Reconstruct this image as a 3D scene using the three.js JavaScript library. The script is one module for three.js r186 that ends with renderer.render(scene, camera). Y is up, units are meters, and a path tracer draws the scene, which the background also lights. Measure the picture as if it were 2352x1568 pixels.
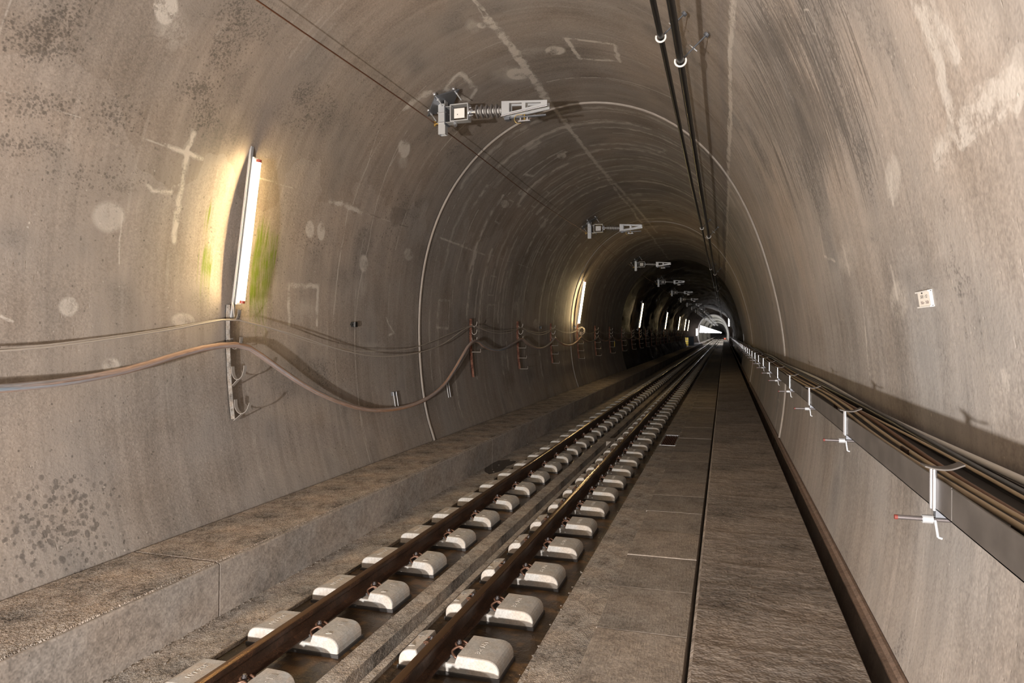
import * as THREE from 'three';
import { mergeGeometries } from 'three/addons/utils/BufferGeometryUtils.js';
import { RoundedBoxGeometry } from 'three/addons/geometries/RoundedBoxGeometry.js';
import { RectAreaLightUniformsLib } from 'three/addons/lights/RectAreaLightUniformsLib.js';
import { FontLoader } from 'three/addons/loaders/FontLoader.js';
import { TextGeometry } from 'three/addons/geometries/TextGeometry.js';

// ---------------------------------------------------------------- camera, lights, exposure
// metres; y = 0 is the track bed; the tunnel runs towards -z ("Z" below is the distance ahead, z = -Z)
const scene = new THREE.Scene();
scene.background = new THREE.Color(0x000000);
RectAreaLightUniformsLib.init();
const camera = new THREE.PerspectiveCamera(2 * Math.atan(784 / 1600) * 180 / Math.PI, 1.5, 0.05, 1600);
camera.position.set(0, 2.19, 0);
camera.rotation.order = 'YXZ';
camera.rotation.set(-0.68 * Math.PI / 180, 16.961 * Math.PI / 180, 0);
const renderer = new THREE.WebGLRenderer({ antialias: true });
renderer.toneMapping = THREE.LinearToneMapping;
renderer.toneMappingExposure = 1.14;
renderer.shadowMap.enabled = true;
const FLOOD = [                                   // two floodlights on stands behind the camera, found from the shadows they cast
  { x: -1.92, y: 1.22, z: 3.9, power: 13500, arm: 0.14 },
  { x: -0.8, y: 1.25, z: 3.9, power: 3000, arm: 0 }];
const FLOOD_COLOR = new THREE.Color().setRGB(1, 0.945, 0.905);
const TUBE_COLOR = new THREE.Color().setRGB(1, 0.74, 0.38);
const TUBE_GLOW = 84, TUBE_LIGHT = 22;

// ---------------------------------------------------------------- helpers
let seed = 12345;
const rnd = () => { seed = (seed * 1664525 + 1013904223) >>> 0; return seed / 4294967296; };
const rr = (a, b) => a + (b - a) * rnd();
const TAB = new Float32Array(65536); for (let i = 0; i < 65536; i++) TAB[i] = rnd();
const vn = (x, y) => {                             // value noise
  const xi = Math.floor(x), yi = Math.floor(y); let a = x - xi, b = y - yi; a = a * a * (3 - 2 * a); b = b * b * (3 - 2 * b);
  const x0 = xi & 255, x1 = (xi + 1) & 255, y0 = (yi & 255) << 8, y1 = ((yi + 1) & 255) << 8;
  const p = TAB[y0 + x0], q = TAB[y0 + x1], r = TAB[y1 + x0], s = TAB[y1 + x1];
  return p + (q - p) * a + (r - p + (p - q - r + s) * a) * b;
};
const pvn = (x, y, w, h) => {                      // the same, repeating every w x h
  const xi = Math.floor(x), yi = Math.floor(y); let a = x - xi, b = y - yi; a = a * a * (3 - 2 * a); b = b * b * (3 - 2 * b);
  const m = (k, n) => ((k % n) + n) % n, x0 = m(xi, w), x1 = m(xi + 1, w), y0 = m(yi, h) << 8, y1 = m(yi + 1, h) << 8;
  const p = TAB[y0 + x0], q = TAB[y0 + x1], r = TAB[y1 + x0], s = TAB[y1 + x1];
  return p + (q - p) * a + (r - p + (p - q - r + s) * a) * b;
};
const fbm = (x, y, o = 4) => { let v = 0, a = 0.5, t = 0; for (let i = 0; i < o; i++) { v += a * vn(x, y); t += a; a *= 0.5; x = x * 2 + 17.3; y = y * 2 + 9.1; } return v / t; };
const sst = (a, b, x) => { const t = Math.min(1, Math.max(0, (x - a) / (b - a))); return t * t * (3 - 2 * t); };
const toS = (c) => Math.round(255 * Math.min(1, Math.max(0, c <= 0.0031308 ? 12.92 * c : 1.055 * Math.pow(c, 1 / 2.4) - 0.055)));
function tileTex(n, f, srgb = true) {              // f(u, v) in 0..1 -> linear rgb or grey
  const d = new Uint8Array(n * n * 4);
  for (let j = 0, o = 0; j < n; j++) for (let i = 0; i < n; i++, o += 4) {
    const c = f(i / n, j / n);
    if (srgb) { d[o] = toS(c[0]); d[o + 1] = toS(c[1]); d[o + 2] = toS(c[2]); } else d[o] = d[o + 1] = d[o + 2] = Math.max(0, Math.min(255, c * 255));
    d[o + 3] = 255;
  }
  const t = new THREE.DataTexture(d, n, n); t.wrapS = t.wrapT = THREE.RepeatWrapping; t.magFilter = THREE.LinearFilter; t.minFilter = THREE.LinearMipmapLinearFilter; t.generateMipmaps = true;
  if (srgb) t.colorSpace = THREE.SRGBColorSpace; t.needsUpdate = true; return t;
}
const rep = (t, x, y) => { const c = t.clone(); c.repeat.set(x, y); c.needsUpdate = true; return c; };
const std = (o) => new THREE.MeshStandardMaterial(o);
const rgb = (r, g, b) => new THREE.Color().setRGB(r, g, b);

const taken = {};
function numbered(name) { if (!(name in taken)) { taken[name] = 0; return name; } return name + '_' + String(++taken[name]).padStart(3, '0'); }
function tag(o, label, category, group, kind) {
  o.userData.label = label; o.userData.category = category;
  if (group) o.userData.group = group; if (kind) o.userData.kind = kind; return o;
}
function thing(name, label, category, pos = [0, 0, 0], group, kind) {
  const g = new THREE.Group(); g.name = numbered(name); g.position.set(...pos); scene.add(g); return tag(g, label, category, group, kind);
}
function part(name, geo, mat, parent) { const m = new THREE.Mesh(geo, mat); m.name = name; m.castShadow = m.receiveShadow = true; parent.add(m); return m; }
function copy(root, pos, label, group) {
  const c = root.clone(); c.name = numbered(root.name.replace(/_\d{3}$/, '')); c.userData = { ...root.userData }; c.position.set(...pos); scene.add(c);
  if (label) c.userData.label = label; if (group) c.userData.group = group; return c;
}
function worldUV(g) {                               // uv in metres from position and facing
  const n = g.index ? g.toNonIndexed() : g; if (!n.attributes.normal) n.computeVertexNormals();
  const p = n.attributes.position, q = n.attributes.normal, uv = new Float32Array(p.count * 2);
  for (let i = 0; i < p.count; i += 3) {
    const ax = Math.abs(q.getX(i)) + Math.abs(q.getX(i + 1)) + Math.abs(q.getX(i + 2)), ay = Math.abs(q.getY(i)) + Math.abs(q.getY(i + 1)) + Math.abs(q.getY(i + 2)), az = Math.abs(q.getZ(i)) + Math.abs(q.getZ(i + 1)) + Math.abs(q.getZ(i + 2));
    for (let k = i; k < i + 3; k++) {
      const x = p.getX(k), y = p.getY(k), z = p.getZ(k);
      const [u, v] = ay >= ax && ay >= az ? [-z, x] : ax >= az ? [-z, y] : [x, y];
      uv[2 * k] = u; uv[2 * k + 1] = v;
    }
  }
  n.setAttribute('uv', new THREE.BufferAttribute(uv, 2)); return n;
}
function box(x0, x1, y0, y1, z0, z1) { const g = new THREE.BoxGeometry(x1 - x0, y1 - y0, z1 - z0); g.translate((x0 + x1) / 2, (y0 + y1) / 2, (z0 + z1) / 2); return g; }
function rbox(x0, x1, y0, y1, z0, z1, r = 0.004, seg = 2) { const g = new RoundedBoxGeometry(x1 - x0, y1 - y0, z1 - z0, seg, r); g.translate((x0 + x1) / 2, (y0 + y1) / 2, (z0 + z1) / 2); return g; }
function extrudeZ(pts, Z0, Z1, bevel = 0) {         // a closed outline (x, y) drawn out from Z0 to Z1 ahead
  const sh = new THREE.Shape(pts.map((p) => new THREE.Vector2(p[0], p[1])));
  const g = new THREE.ExtrudeGeometry(sh, { depth: Z1 - Z0 - 2 * bevel, bevelEnabled: bevel > 0, bevelThickness: bevel, bevelSize: bevel, bevelOffset: -bevel, bevelSegments: 1, curveSegments: 6 });
  g.translate(0, 0, -Z1 + bevel); return g;
}
function tube(pts, r, seg = 40, rad = 8) { return new THREE.TubeGeometry(new THREE.CatmullRomCurve3(pts.map((p) => new THREE.Vector3(...p)), false, 'centripetal'), seg, r, rad, false); }
function cyl(a, b, r, seg = 10, r2 = r) {           // a cylinder from a to b
  const A = new THREE.Vector3(...a), B = new THREE.Vector3(...b), d = B.clone().sub(A), g = new THREE.CylinderGeometry(r2, r, d.length(), seg);
  g.applyQuaternion(new THREE.Quaternion().setFromUnitVectors(new THREE.Vector3(0, 1, 0), d.clone().normalize())); g.translate((A.x + B.x) / 2, (A.y + B.y) / 2, (A.z + B.z) / 2); return g;
}
const merge = (...gs) => mergeGeometries(gs.map((g) => { const n = g.index ? g.toNonIndexed() : g; for (const k of Object.keys(n.attributes)) if (!['position', 'normal', 'uv'].includes(k)) n.deleteAttribute(k); return n; }));

// ---------------------------------------------------------------- the tunnel's cross-section
const PTS = [[-4.5, 0], [-4.617, 0.422], [-4.728, 0.766], [-4.801, 1.109], [-4.846, 1.444], [-4.873, 1.768], [-4.885, 2.084], [-4.885, 2.396], [-4.87, 2.706], [-4.838, 3.017], [-4.786, 3.33], [-4.709, 3.642],
  [-4.603, 3.953], [-4.464, 4.259], [-4.291, 4.553], [-4.081, 4.831], [-3.835, 5.085], [-3.555, 5.307], [-3.244, 5.491], [-2.908, 5.631], [-2.554, 5.72], [-2.19, 5.756], [-1.826, 5.737], [-1.47, 5.663],
  [-1.132, 5.539], [-0.819, 5.368], [-0.537, 5.16], [-0.289, 4.92], [-0.075, 4.659], [0.105, 4.385], [0.254, 4.103], [0.379, 3.818], [0.484, 3.534], [0.574, 3.25], [0.653, 2.964], [0.721, 2.674], [0.778, 2.375],
  [0.82, 2.066], [0.843, 1.743], [0.843, 1.408], [0.816, 1.058], [0.764, 0.693], [0.7, 0.34], [0.62, 0]];
const LEN = 14.558, PROF = (() => {
  const c = new THREE.CatmullRomCurve3(PTS.map((p) => new THREE.Vector3(p[0], p[1], 0)), false, 'centripetal'); c.arcLengthDivisions = 1200; c.updateArcLengths(); return c;
})();
const profCache = new Map();
function prof(s) {                                  // point and inward normal at arc length s (0 = foot of the kerb-side wall)
  const key = Math.round(s * 1000); let r = profCache.get(key); if (r) return r;
  const u = Math.min(1, Math.max(0, s / LEN)), p = PROF.getPointAt(u), t = PROF.getTangentAt(u); r = { x: p.x, y: p.y, nx: t.y, ny: -t.x }; profCache.set(key, r); return r;
}
// inner face, outer face, rims: a shell with thickness. uv 0..1 over the inner face
function shell(s0, s1, Z0, Z1, ns, nz, th, off = 0, disp = null) {
  const pos = [], nor = [], uv = [], idx = [];
  const grid = (o, flip, withDisp) => {
    const b = pos.length / 3;
    for (let j = 0; j <= nz; j++) for (let i = 0; i <= ns; i++) {
      const s = s0 + (s1 - s0) * i / ns, Z = Z0 + (Z1 - Z0) * j / nz, q = prof(s), d = o - (withDisp && disp ? disp(Z, s) : 0);
      pos.push(q.x - q.nx * d, q.y - q.ny * d, -Z); const f = flip ? -1 : 1; nor.push(q.nx * f, q.ny * f, 0); uv.push(j / nz, i / ns);
    }
    for (let j = 0; j < nz; j++) for (let i = 0; i < ns; i++) {
      const a = b + j * (ns + 1) + i, c = a + 1, e = a + ns + 1, g = e + 1;
      if (!flip) idx.push(a, e, c, c, e, g); else idx.push(a, c, e, c, g, e);
    }
  };
  grid(off, false, true); grid(off + th, true, false);
  for (const [Z, sg] of [[Z0, 1], [Z1, -1]]) {      // rims
    const b = pos.length / 3;
    for (let i = 0; i <= ns; i++) { const s = s0 + (s1 - s0) * i / ns, q = prof(s), d = off - (disp ? disp(Z, s) : 0);
      pos.push(q.x - q.nx * d, q.y - q.ny * d, -Z, q.x - q.nx * (off + th), q.y - q.ny * (off + th), -Z); nor.push(0, 0, sg, 0, 0, sg); uv.push(0, i / ns, 0.03, i / ns); }
    for (let i = 0; i < ns; i++) { const a = b + 2 * i; if (sg > 0) idx.push(a, a + 2, a + 1, a + 1, a + 2, a + 3); else idx.push(a, a + 1, a + 2, a + 1, a + 3, a + 2); }
  }
  const g = new THREE.BufferGeometry();
  g.setAttribute('position', new THREE.Float32BufferAttribute(pos, 3)); g.setAttribute('normal', new THREE.Float32BufferAttribute(nor, 3)); g.setAttribute('uv', new THREE.Float32BufferAttribute(uv, 2)); g.setIndex(idx);
  if (disp) g.computeVertexNormals();
  return g;
}

// ---------------------------------------------------------------- surface textures
// marks on the lining, in metres: [Z ahead, s along the arc]
const STROKES=[
[0.067,0.45,[[5.19,4.08],[5.18,3.89],[5.22,3.5],[5.22,3.08]]],
[0.040,0.40,[[5.03,3.89],[5.18,3.89],[5.38,3.88]]],
[0.035,0.50,[[4.83,3.53],[4.9,3.48],[5.11,3.51],[5.13,3.57]]],
[0.021,0.30,[[4.63,3.24],[4.63,3.02],[4.64,2.82]]],
[0.019,0.45,[[3.65,2.35],[3.74,2.32]]],
[0.058,0.60,[[7.56,3.88],[7.89,3.9],[8.35,3.86]]],
[0.024,0.45,[[8.02,3.86],[8.08,3.5],[8.07,3.18],[8.05,2.66],[8.0,2.26]]],
[0.051,0.42,[[7.06,2.34],[7.03,2.79],[7.63,2.82],[7.64,2.34]]],
[0.015,0.40,[[8.47,5.12],[8.62,4.35],[8.75,3.49],[8.6,2.51],[8.57,2.15],[8.57,1.54],[8.51,0.45]]],
[0.015,0.30,[[7.9,4.93],[8.08,4.48],[8.09,3.93]]],
[0.034,0.40,[[9.49,2.5],[9.59,2.37],[9.77,2.24],[9.59,2.2]]],
[0.087,0.55,[[7.39,6.83],[7.84,6.88],[8.37,6.88],[8.88,6.88],[9.36,6.87],[10.56,6.8]]],
[0.027,0.20,[[6.97,6.85],[7.39,6.83]]],
[0.070,0.42,[[8.31,6.14],[8.93,6.14],[9.09,5.96],[8.42,5.86],[8.31,6.14]]],
[0.118,0.35,[[8.09,5.38],[8.13,5.55],[8.24,5.7]]],
[0.060,0.62,[[8.25,7.58],[8.29,7.84],[8.24,8.18],[8.8,8.16],[8.89,7.84],[8.9,7.62],[8.25,7.58]]],
[0.019,0.50,[[9.6,6.99],[9.6,7.28],[9.6,7.59],[9.54,7.91],[9.52,8.22],[9.47,8.55],[9.32,8.97]]],
[0.035,0.35,[[5.0,3.89],[4.92,3.9]]],
[0.062,0.40,[[10.72,6.85],[11.94,6.83],[13.48,6.85],[15.37,6.88]]],
[0.066,0.40,[[15.37,6.88],[17.52,6.96],[20.66,7.03],[25.21,7.12]]],
[0.049,0.30,[[11.44,2.34],[11.48,2.82],[12.01,2.84],[11.99,2.32],[11.44,2.34]]],
[0.049,0.25,[[14.16,2.45],[14.15,2.84],[14.73,2.87],[14.75,2.46]]],
[0.060,0.30,[[12.83,5.63],[13.25,5.71],[13.14,6.1],[13.04,6.5],[12.86,6.45],[12.87,6.03],[12.83,5.63]]],
[0.066,0.28,[[12.83,7.7],[12.88,8.02],[12.81,8.45],[13.36,8.22],[13.4,7.69]]],
[0.052,0.25,[[15.93,5.58],[16.02,6.12],[15.91,6.25]]],
[0.027,0.35,[[13.81,3.01],[13.8,3.57],[13.95,4.16]]],
[0.033,0.35,[[11.02,3.89],[12.06,3.87],[13.43,3.85]]],
[0.023,0.30,[[11.1,2.72],[11.09,2.27],[11.13,1.97],[11.12,1.44]]],
[0.055,0.50,[[5.05,9.91],[5.49,9.91],[6.11,9.9],[6.96,9.91],[7.88,9.94],[9.23,9.93],[10.69,9.91]]],
[0.058,0.35,[[11.14,9.92],[13.01,9.92],[17.08,9.91]]],
[0.044,0.60,[[2.49,11.27],[2.48,11.36],[2.47,11.47],[2.49,11.6],[2.49,11.73]]],
[0.065,0.35,[[2.41,11.31],[2.37,11.43],[2.33,11.52]]],
[0.053,0.50,[[1.97,11.71],[2.14,11.71],[2.32,11.71],[2.47,11.74]]],
[0.027,0.50,[[2.01,11.77],[2.21,11.75],[2.44,11.76]]],
[0.053,0.40,[[2.55,11.73],[2.67,11.73],[2.73,11.75]]],
[0.041,0.35,[[4.51,12.1],[4.56,12.25],[4.62,12.44],[4.6,12.59]]],
[0.043,0.30,[[3.69,12.02],[3.69,12.13],[3.67,12.21]]],
[0.035,0.35,[[3.32,11.66],[3.37,11.72],[3.41,11.77]]],
[0.061,0.25,[[4.77,11.78],[4.77,11.89],[4.78,11.97]]],
[0.026,0.40,[[6.86,10.92],[6.92,11.08],[6.96,11.25]]],
[0.028,0.40,[[6.24,11.4],[6.25,11.59],[6.35,11.73],[6.4,11.85]]],
[0.021,0.35,[[5.47,11.56],[5.55,11.68],[5.6,11.77],[5.19,11.85]]],
[0.035,0.30,[[7.67,10.12],[7.89,10.43],[8.11,10.75]]],
[0.040,0.30,[[8.88,10.28],[9.04,10.67],[9.28,11.09]]],
[0.008,0.35,[[3.81,10.66],[3.73,10.7],[3.72,10.77],[3.78,10.81],[3.84,10.78],[3.86,10.7],[3.81,10.66]]]];
const BLOBS=[[4.43,4.92,0.146,0.113,2.23,0.60],[4.57,4.79,0.219,0.189,2.57,0.20],[4.50,3.19,0.175,0.142,-2.96,0.32],[4.18,2.44,0.092,0.082,-2.94,0.40],[5.38,2.36,0.156,0.074,-3.13,0.40],[4.57,1.97,0.104,0.067,3.05,0.40],[7.30,3.49,0.123,0.091,2.19,0.50],[7.54,3.50,0.134,0.087,2.13,0.50],[8.70,3.21,0.147,0.123,2.46,0.40],[8.76,2.94,0.246,0.122,1.81,0.15],[8.67,4.90,0.222,0.112,2.79,0.50],[8.83,4.73,0.197,0.103,2.86,0.20],[10.03,3.48,0.188,0.107,3.05,0.30],[8.61,7.36,0.156,0.141,2.60,0.50],[7.54,6.75,0.085,0.053,-3.05,0.50],[9.07,6.73,0.228,0.140,-2.87,0.45],[9.01,6.65,0.424,0.247,-2.75,0.20],[8.54,7.09,0.339,0.181,1.03,0.12],[13.13,4.94,0.248,0.086,3.11,0.40],[13.11,6.39,0.235,0.090,-3.11,0.40],[15.91,5.02,0.450,0.128,2.96,0.30],[3.31,11.68,0.170,0.088,-2.86,0.30],[4.75,11.87,0.422,0.118,3.14,0.22],[3.67,12.19,0.197,0.097,-2.95,0.25],[2.49,12.50,0.069,0.049,-2.63,0.30],[2.12,11.50,0.168,0.124,3.14,0.15],[7.47,6.66,0.194,0.099,2.92,0.20],[9.14,2.01,0.463,0.126,3.13,0.12],[7.38,2.50,0.366,0.186,-3.11,0.15]];
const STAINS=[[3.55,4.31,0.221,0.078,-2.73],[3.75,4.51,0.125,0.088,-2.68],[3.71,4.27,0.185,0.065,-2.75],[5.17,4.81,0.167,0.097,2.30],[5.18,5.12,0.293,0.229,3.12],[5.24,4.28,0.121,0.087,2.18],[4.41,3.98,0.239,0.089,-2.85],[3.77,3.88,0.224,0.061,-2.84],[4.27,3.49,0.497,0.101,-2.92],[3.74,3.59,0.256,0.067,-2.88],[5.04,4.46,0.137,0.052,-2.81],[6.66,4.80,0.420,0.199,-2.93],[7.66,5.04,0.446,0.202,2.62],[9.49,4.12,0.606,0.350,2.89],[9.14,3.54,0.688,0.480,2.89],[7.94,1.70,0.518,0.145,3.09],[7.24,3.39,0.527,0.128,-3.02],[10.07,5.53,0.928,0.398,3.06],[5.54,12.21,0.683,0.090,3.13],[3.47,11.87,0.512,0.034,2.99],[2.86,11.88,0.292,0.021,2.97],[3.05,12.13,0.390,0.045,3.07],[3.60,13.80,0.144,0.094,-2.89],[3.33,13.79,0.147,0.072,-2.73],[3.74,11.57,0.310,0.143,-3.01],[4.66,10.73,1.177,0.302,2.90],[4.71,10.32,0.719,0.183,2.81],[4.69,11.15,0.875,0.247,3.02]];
const MOSS = [[[6.37, 3.48], [6.48, 3.47], [6.74, 3.32], [6.75, 3.12], [6.62, 2.65], [6.42, 2.53], [6.34, 2.59], [6.33, 3.01]], [[5.61, 3.1], [5.68, 3.11], [5.75, 2.95], [5.71, 2.82], [5.59, 2.89]], [[5.59, 3.44], [5.62, 3.49], [5.63, 3.36]]];
const FORM_JOINT = 3.885, SEAM_L = 6.86, SEAM_R = 9.92;    // pour joints along the tunnel
// three pours of concrete: grey kerb-side wall, brown crown, pale walkway-side wall
const POUR = [[0.315, 0.272, 0.235], [0.275, 0.233, 0.197], [0.36, 0.318, 0.282]];
function liningTex(W, H, Z0, Z1, s0, s1, near) {
  const cv = document.createElement('canvas'); cv.width = W; cv.height = H; const c = cv.getContext('2d');
  c.fillStyle = '#000'; c.fillRect(0, 0, W, H);
  c.setTransform(W / (Z1 - Z0), 0, 0, H / (s1 - s0), -Z0 * W / (Z1 - Z0), -s0 * H / (s1 - s0));
  c.globalCompositeOperation = 'lighter'; c.lineCap = 'round'; c.lineJoin = 'round';
  const col = (k, a) => { const v = Math.round(255 * a); return k === 0 ? `rgb(${v},0,0)` : k === 1 ? `rgb(0,${v},0)` : `rgb(0,0,${v})`; };
  const line = (pts, w, k, a) => { c.strokeStyle = col(k, a); c.lineWidth = w; c.beginPath(); pts.forEach((p, i) => (i ? c.lineTo(p[0], p[1]) : c.moveTo(p[0], p[1]))); c.stroke(); };
  const rough = (pts, w, k, a, n = 3) => {          // a smeared stroke: several wandering passes
    for (let q = 0; q < n; q++) {
      const out = [];
      for (let i = 0; i < pts.length - 1; i++) { const m = Math.max(2, Math.ceil(Math.hypot(pts[i + 1][0] - pts[i][0], pts[i + 1][1] - pts[i][1]) / 0.06));
        for (let j = 0; j < m; j++) out.push([pts[i][0] + (pts[i + 1][0] - pts[i][0]) * j / m + rr(-1, 1) * w * 0.3, pts[i][1] + (pts[i + 1][1] - pts[i][1]) * j / m + rr(-1, 1) * w * 0.3]); }
      out.push(pts[pts.length - 1]); line(out, w * rr(0.25, 0.75), k, a / n * 1.25);
    }
  };
  const blob = (z, s, rz, rs, t, k, a, soft) => {
    c.save(); c.translate(z, s); c.rotate(t); c.scale(rz, rs);
    const g = c.createRadialGradient(0, 0, 0, 0, 0, 1); g.addColorStop(0, col(k, a * 0.75)); g.addColorStop(soft ? 0.4 : 0.72, col(k, a)); g.addColorStop(1, col(k, 0)); c.fillStyle = g; c.beginPath(); c.arc(0, 0, 1, 0, 7); c.fill(); c.restore();
  };
  for (const [w, a, pts] of STROKES) rough(pts, Math.max(0.018, w * 1.35) * (pts[0][1] > 11.2 && pts[0][0] < 2.7 ? 1.9 : 1), 0, Math.min(1, a * 1.35), w > 0.03 ? 5 : 2);
  for (const [z, s, rz, rs, t, a] of BLOBS) { blob(z, s, rz, rs, t, 0, Math.min(1, a * 1.3), a < 0.25); if (a >= 0.4) for (let q = 0; q < 3; q++) { c.save(); c.translate(z, s); c.rotate(t); c.scale(rz, rs); c.strokeStyle = col(0, a * 0.35); c.lineWidth = 0.12; c.beginPath(); c.arc(rr(-0.1, 0.1), rr(-0.1, 0.1), rr(0.45, 0.95), rr(0, 3), rr(4, 7)); c.stroke(); c.restore(); } }
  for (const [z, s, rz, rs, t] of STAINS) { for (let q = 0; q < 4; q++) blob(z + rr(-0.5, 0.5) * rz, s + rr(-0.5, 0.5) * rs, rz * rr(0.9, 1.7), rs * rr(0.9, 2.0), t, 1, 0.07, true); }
  // formwork lines round the vault and along it
  for (const [Z, a, w] of [[1.9, 0.2, 0.012], [3.4, 0.25, 0.012], [8.05, 0.18, 0.012], [8.58, 0.3, 0.013], [9.58, 0.34, 0.018], [11.12, 0.45, 0.02], [13.82, 0.3, 0.022], [15.2, 0.22, 0.02], [17.4, 0.28, 0.022], [19.2, 0.25, 0.02], [20.6, 0.3, 0.025], [24.5, 0.3, 0.03], [27, 0.3, 0.03], [30, 0.3, 0.03]]) {
    for (let s = 0.2; s < 14.4; s += 0.55) { const b = a * rr(0, 1.6); if (b > a * 0.35) line([[Z + (vn(s * 0.7, Z) - 0.5) * 0.05, s], [Z + (vn((s + 0.58) * 0.7, Z) - 0.5) * 0.05, s + 0.58]], w * rr(0.7, 1.3), 0, b); }
  }
  for (let Z = Z0; Z < Z1; Z += 0.3) { const b = rr(0, 1); if (b > 0.35) line([[Z, FORM_JOINT + rr(-0.008, 0.008)], [Z + 0.3, FORM_JOINT + rr(-0.008, 0.008)]], rr(0.006, 0.02), b > 0.7 ? 0 : 1, 0.3); }
  for (const S of [SEAM_L, SEAM_R]) for (let Z = Z0; Z < Z1; Z += 0.12) line([[Z, S + (vn(Z * 1.5, S) - 0.5) * 0.07], [Z + 0.14, S + (vn((Z + 0.12) * 1.5, S) - 0.5) * 0.07]], rr(0.02, 0.06) * (Z > 8 ? 1.4 : 0.8), 0, rr(0.1, 0.5));
  // rectangular and oval grout repairs further on
  if (!near) for (let k = 0; k < 26; k++) { const Z = rr(Z0 + 0.5, Z1 - 0.6), s = rr(1, 13.5); if (k % 2) blob(Z, s, rr(0.1, 0.3), rr(0.1, 0.18), 0, 0, rr(0.2, 0.5)); else { const w = rr(0.25, 0.4), h = rr(0.35, 0.6); rough([[Z, s], [Z + w, s], [Z + w, s + h], [Z, s + h], [Z, s]], 0.05, 0, rr(0.2, 0.45)); } }
  // run-down streaks, pores, lime specks
  for (let k = 0; k < (near ? 260 : 260); k++) { const Z = rr(Z0, Z1), s = rr(0.3, 14), L = rr(0.15, 1.2), d = s < 7 ? -1 : 1; line([[Z, s], [Z + rr(-0.02, 0.02), s + d * L]], rr(0.008, 0.04), rnd() < 0.55 ? 0 : 1, rr(0.03, 0.13)); }
  const dot = (z, s, r, k, a) => { c.fillStyle = col(k, a); c.beginPath(); c.ellipse(z, s, r, r * rr(0.7, 1.5), 0, 0, 7); c.fill(); };
  for (let k = 0; k < 1500; k++) dot(rr(Z0, Z1), rr(0.2, 3.8), rr(0.003, 0.009), 1, rr(0.4, 0.9));
  for (let k = 0; k < 500; k++) dot(rr(Z0, Z1), rr(0.2, 3.8), rr(0.003, 0.007), 0, rr(0.3, 0.6));
  for (let k = 0; k < 1700; k++) { const s = 10.1 + 3.9 * Math.pow(rnd(), 1.2); dot(rr(Z0, Z1), s, rr(0.002, 0.006), 0, rr(0.2, 0.6)); }
  // pale lime bands left by the formwork, and darker run-down streaks high on the walkway-side wall
  if (!near) for (let k = 0; k < 170; k++) { const Z = rr(Z0, Z1), s = rr(0.6, 12.5), L = rr(0.8, 4.5); rough([[Z, s], [Z + rr(-0.03, 0.03), s + L / 2], [Z + rr(-0.05, 0.05), s + L]], rr(0.03, 0.2), 0, rr(0.15, 0.5), 3); }
  if (near) {
    for (let k = 0; k < 2100; k++) { const Z = 3.2 + 5.6 * rnd() * (0.6 + 0.4 * rnd()), s = 9.98 + 1.25 * rnd(); line([[Z, s], [Z + rr(-0.015, 0.015), s + rr(0.12, 0.6)]], rr(0.004, 0.018), 1, rr(0.1, 0.36)); }
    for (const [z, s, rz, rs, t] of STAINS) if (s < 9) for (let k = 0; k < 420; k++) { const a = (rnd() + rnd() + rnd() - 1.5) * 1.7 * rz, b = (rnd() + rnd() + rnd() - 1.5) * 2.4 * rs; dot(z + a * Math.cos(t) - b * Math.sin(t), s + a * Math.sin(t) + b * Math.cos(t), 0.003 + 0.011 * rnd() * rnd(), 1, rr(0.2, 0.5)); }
    for (let k = 0; k < 520; k++) { const z = 3.98 + (rnd() + rnd() + rnd() - 1.5) * 0.42, s = 0.8 + (rnd() + rnd() - 1) * 0.42; dot(z, s, Math.pow(rnd(), 3) * 0.02 + 0.004, 1, rr(0.35, 0.75)); }
    for (const poly of MOSS) {                     // algae beside the lamp, in strands running down the wall
      const zs = poly.map((p) => p[0]), ss = poly.map((p) => p[1]), za = Math.min(...zs), zb = Math.max(...zs), sa = Math.min(...ss), sb = Math.max(...ss);
      c.save(); c.beginPath(); poly.forEach((p, i) => (i ? c.lineTo(p[0], p[1]) : c.moveTo(p[0], p[1]))); c.closePath();
      c.restore(); const inside = (z, s) => { let h = false; for (let i = 0, j = poly.length - 1; i < poly.length; j = i++) { const [az, as] = poly[i], [bz, bs] = poly[j]; if (as > s !== bs > s && z < (bz - az) * (s - as) / (bs - as) + az) h = !h; } return h; };
      for (let k = 0, put = 0; k < 4000 && put < 1700 * (zb - za) * (sb - sa) + 10; k++) { const z = rr(za, zb), s = rr(sa, sb); if (!inside(z, s)) continue; put++; const L = rr(0.06, 0.42), a = rr(0.06, 0.42), w = rr(0.002, 0.009); for (let q = 0; q < 4; q++) line([[z + rr(-0.003, 0.003), s + L * 0.3 * (1 - q / 4)], [z + rr(-0.003, 0.003), s - L * (0.25 + 0.25 * q)]], w * (1 - q * 0.18), 2, a * 0.4); }
      for (let k = 0; k < 90 * (zb - za) + 5; k++) { const z = rr(za - 0.05, zb + 0.04), s = rr(sa, sb); line([[z, s], [z, s - rr(0.15, 0.4)]], rr(0.002, 0.006), 2, rr(0.1, 0.4)); }
    }
    for (let k = 0; k < 10; k++) line([[6.36 + rr(-0.02, 0.3), 2.6], [6.36 + rr(-0.02, 0.3), 2.3 + rr(-0.2, 0.1)]], 0.01, 2, 0.2);
  }
  const m = c.getImageData(0, 0, W, H).data, d = new Uint8Array(W * H * 4);
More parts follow.
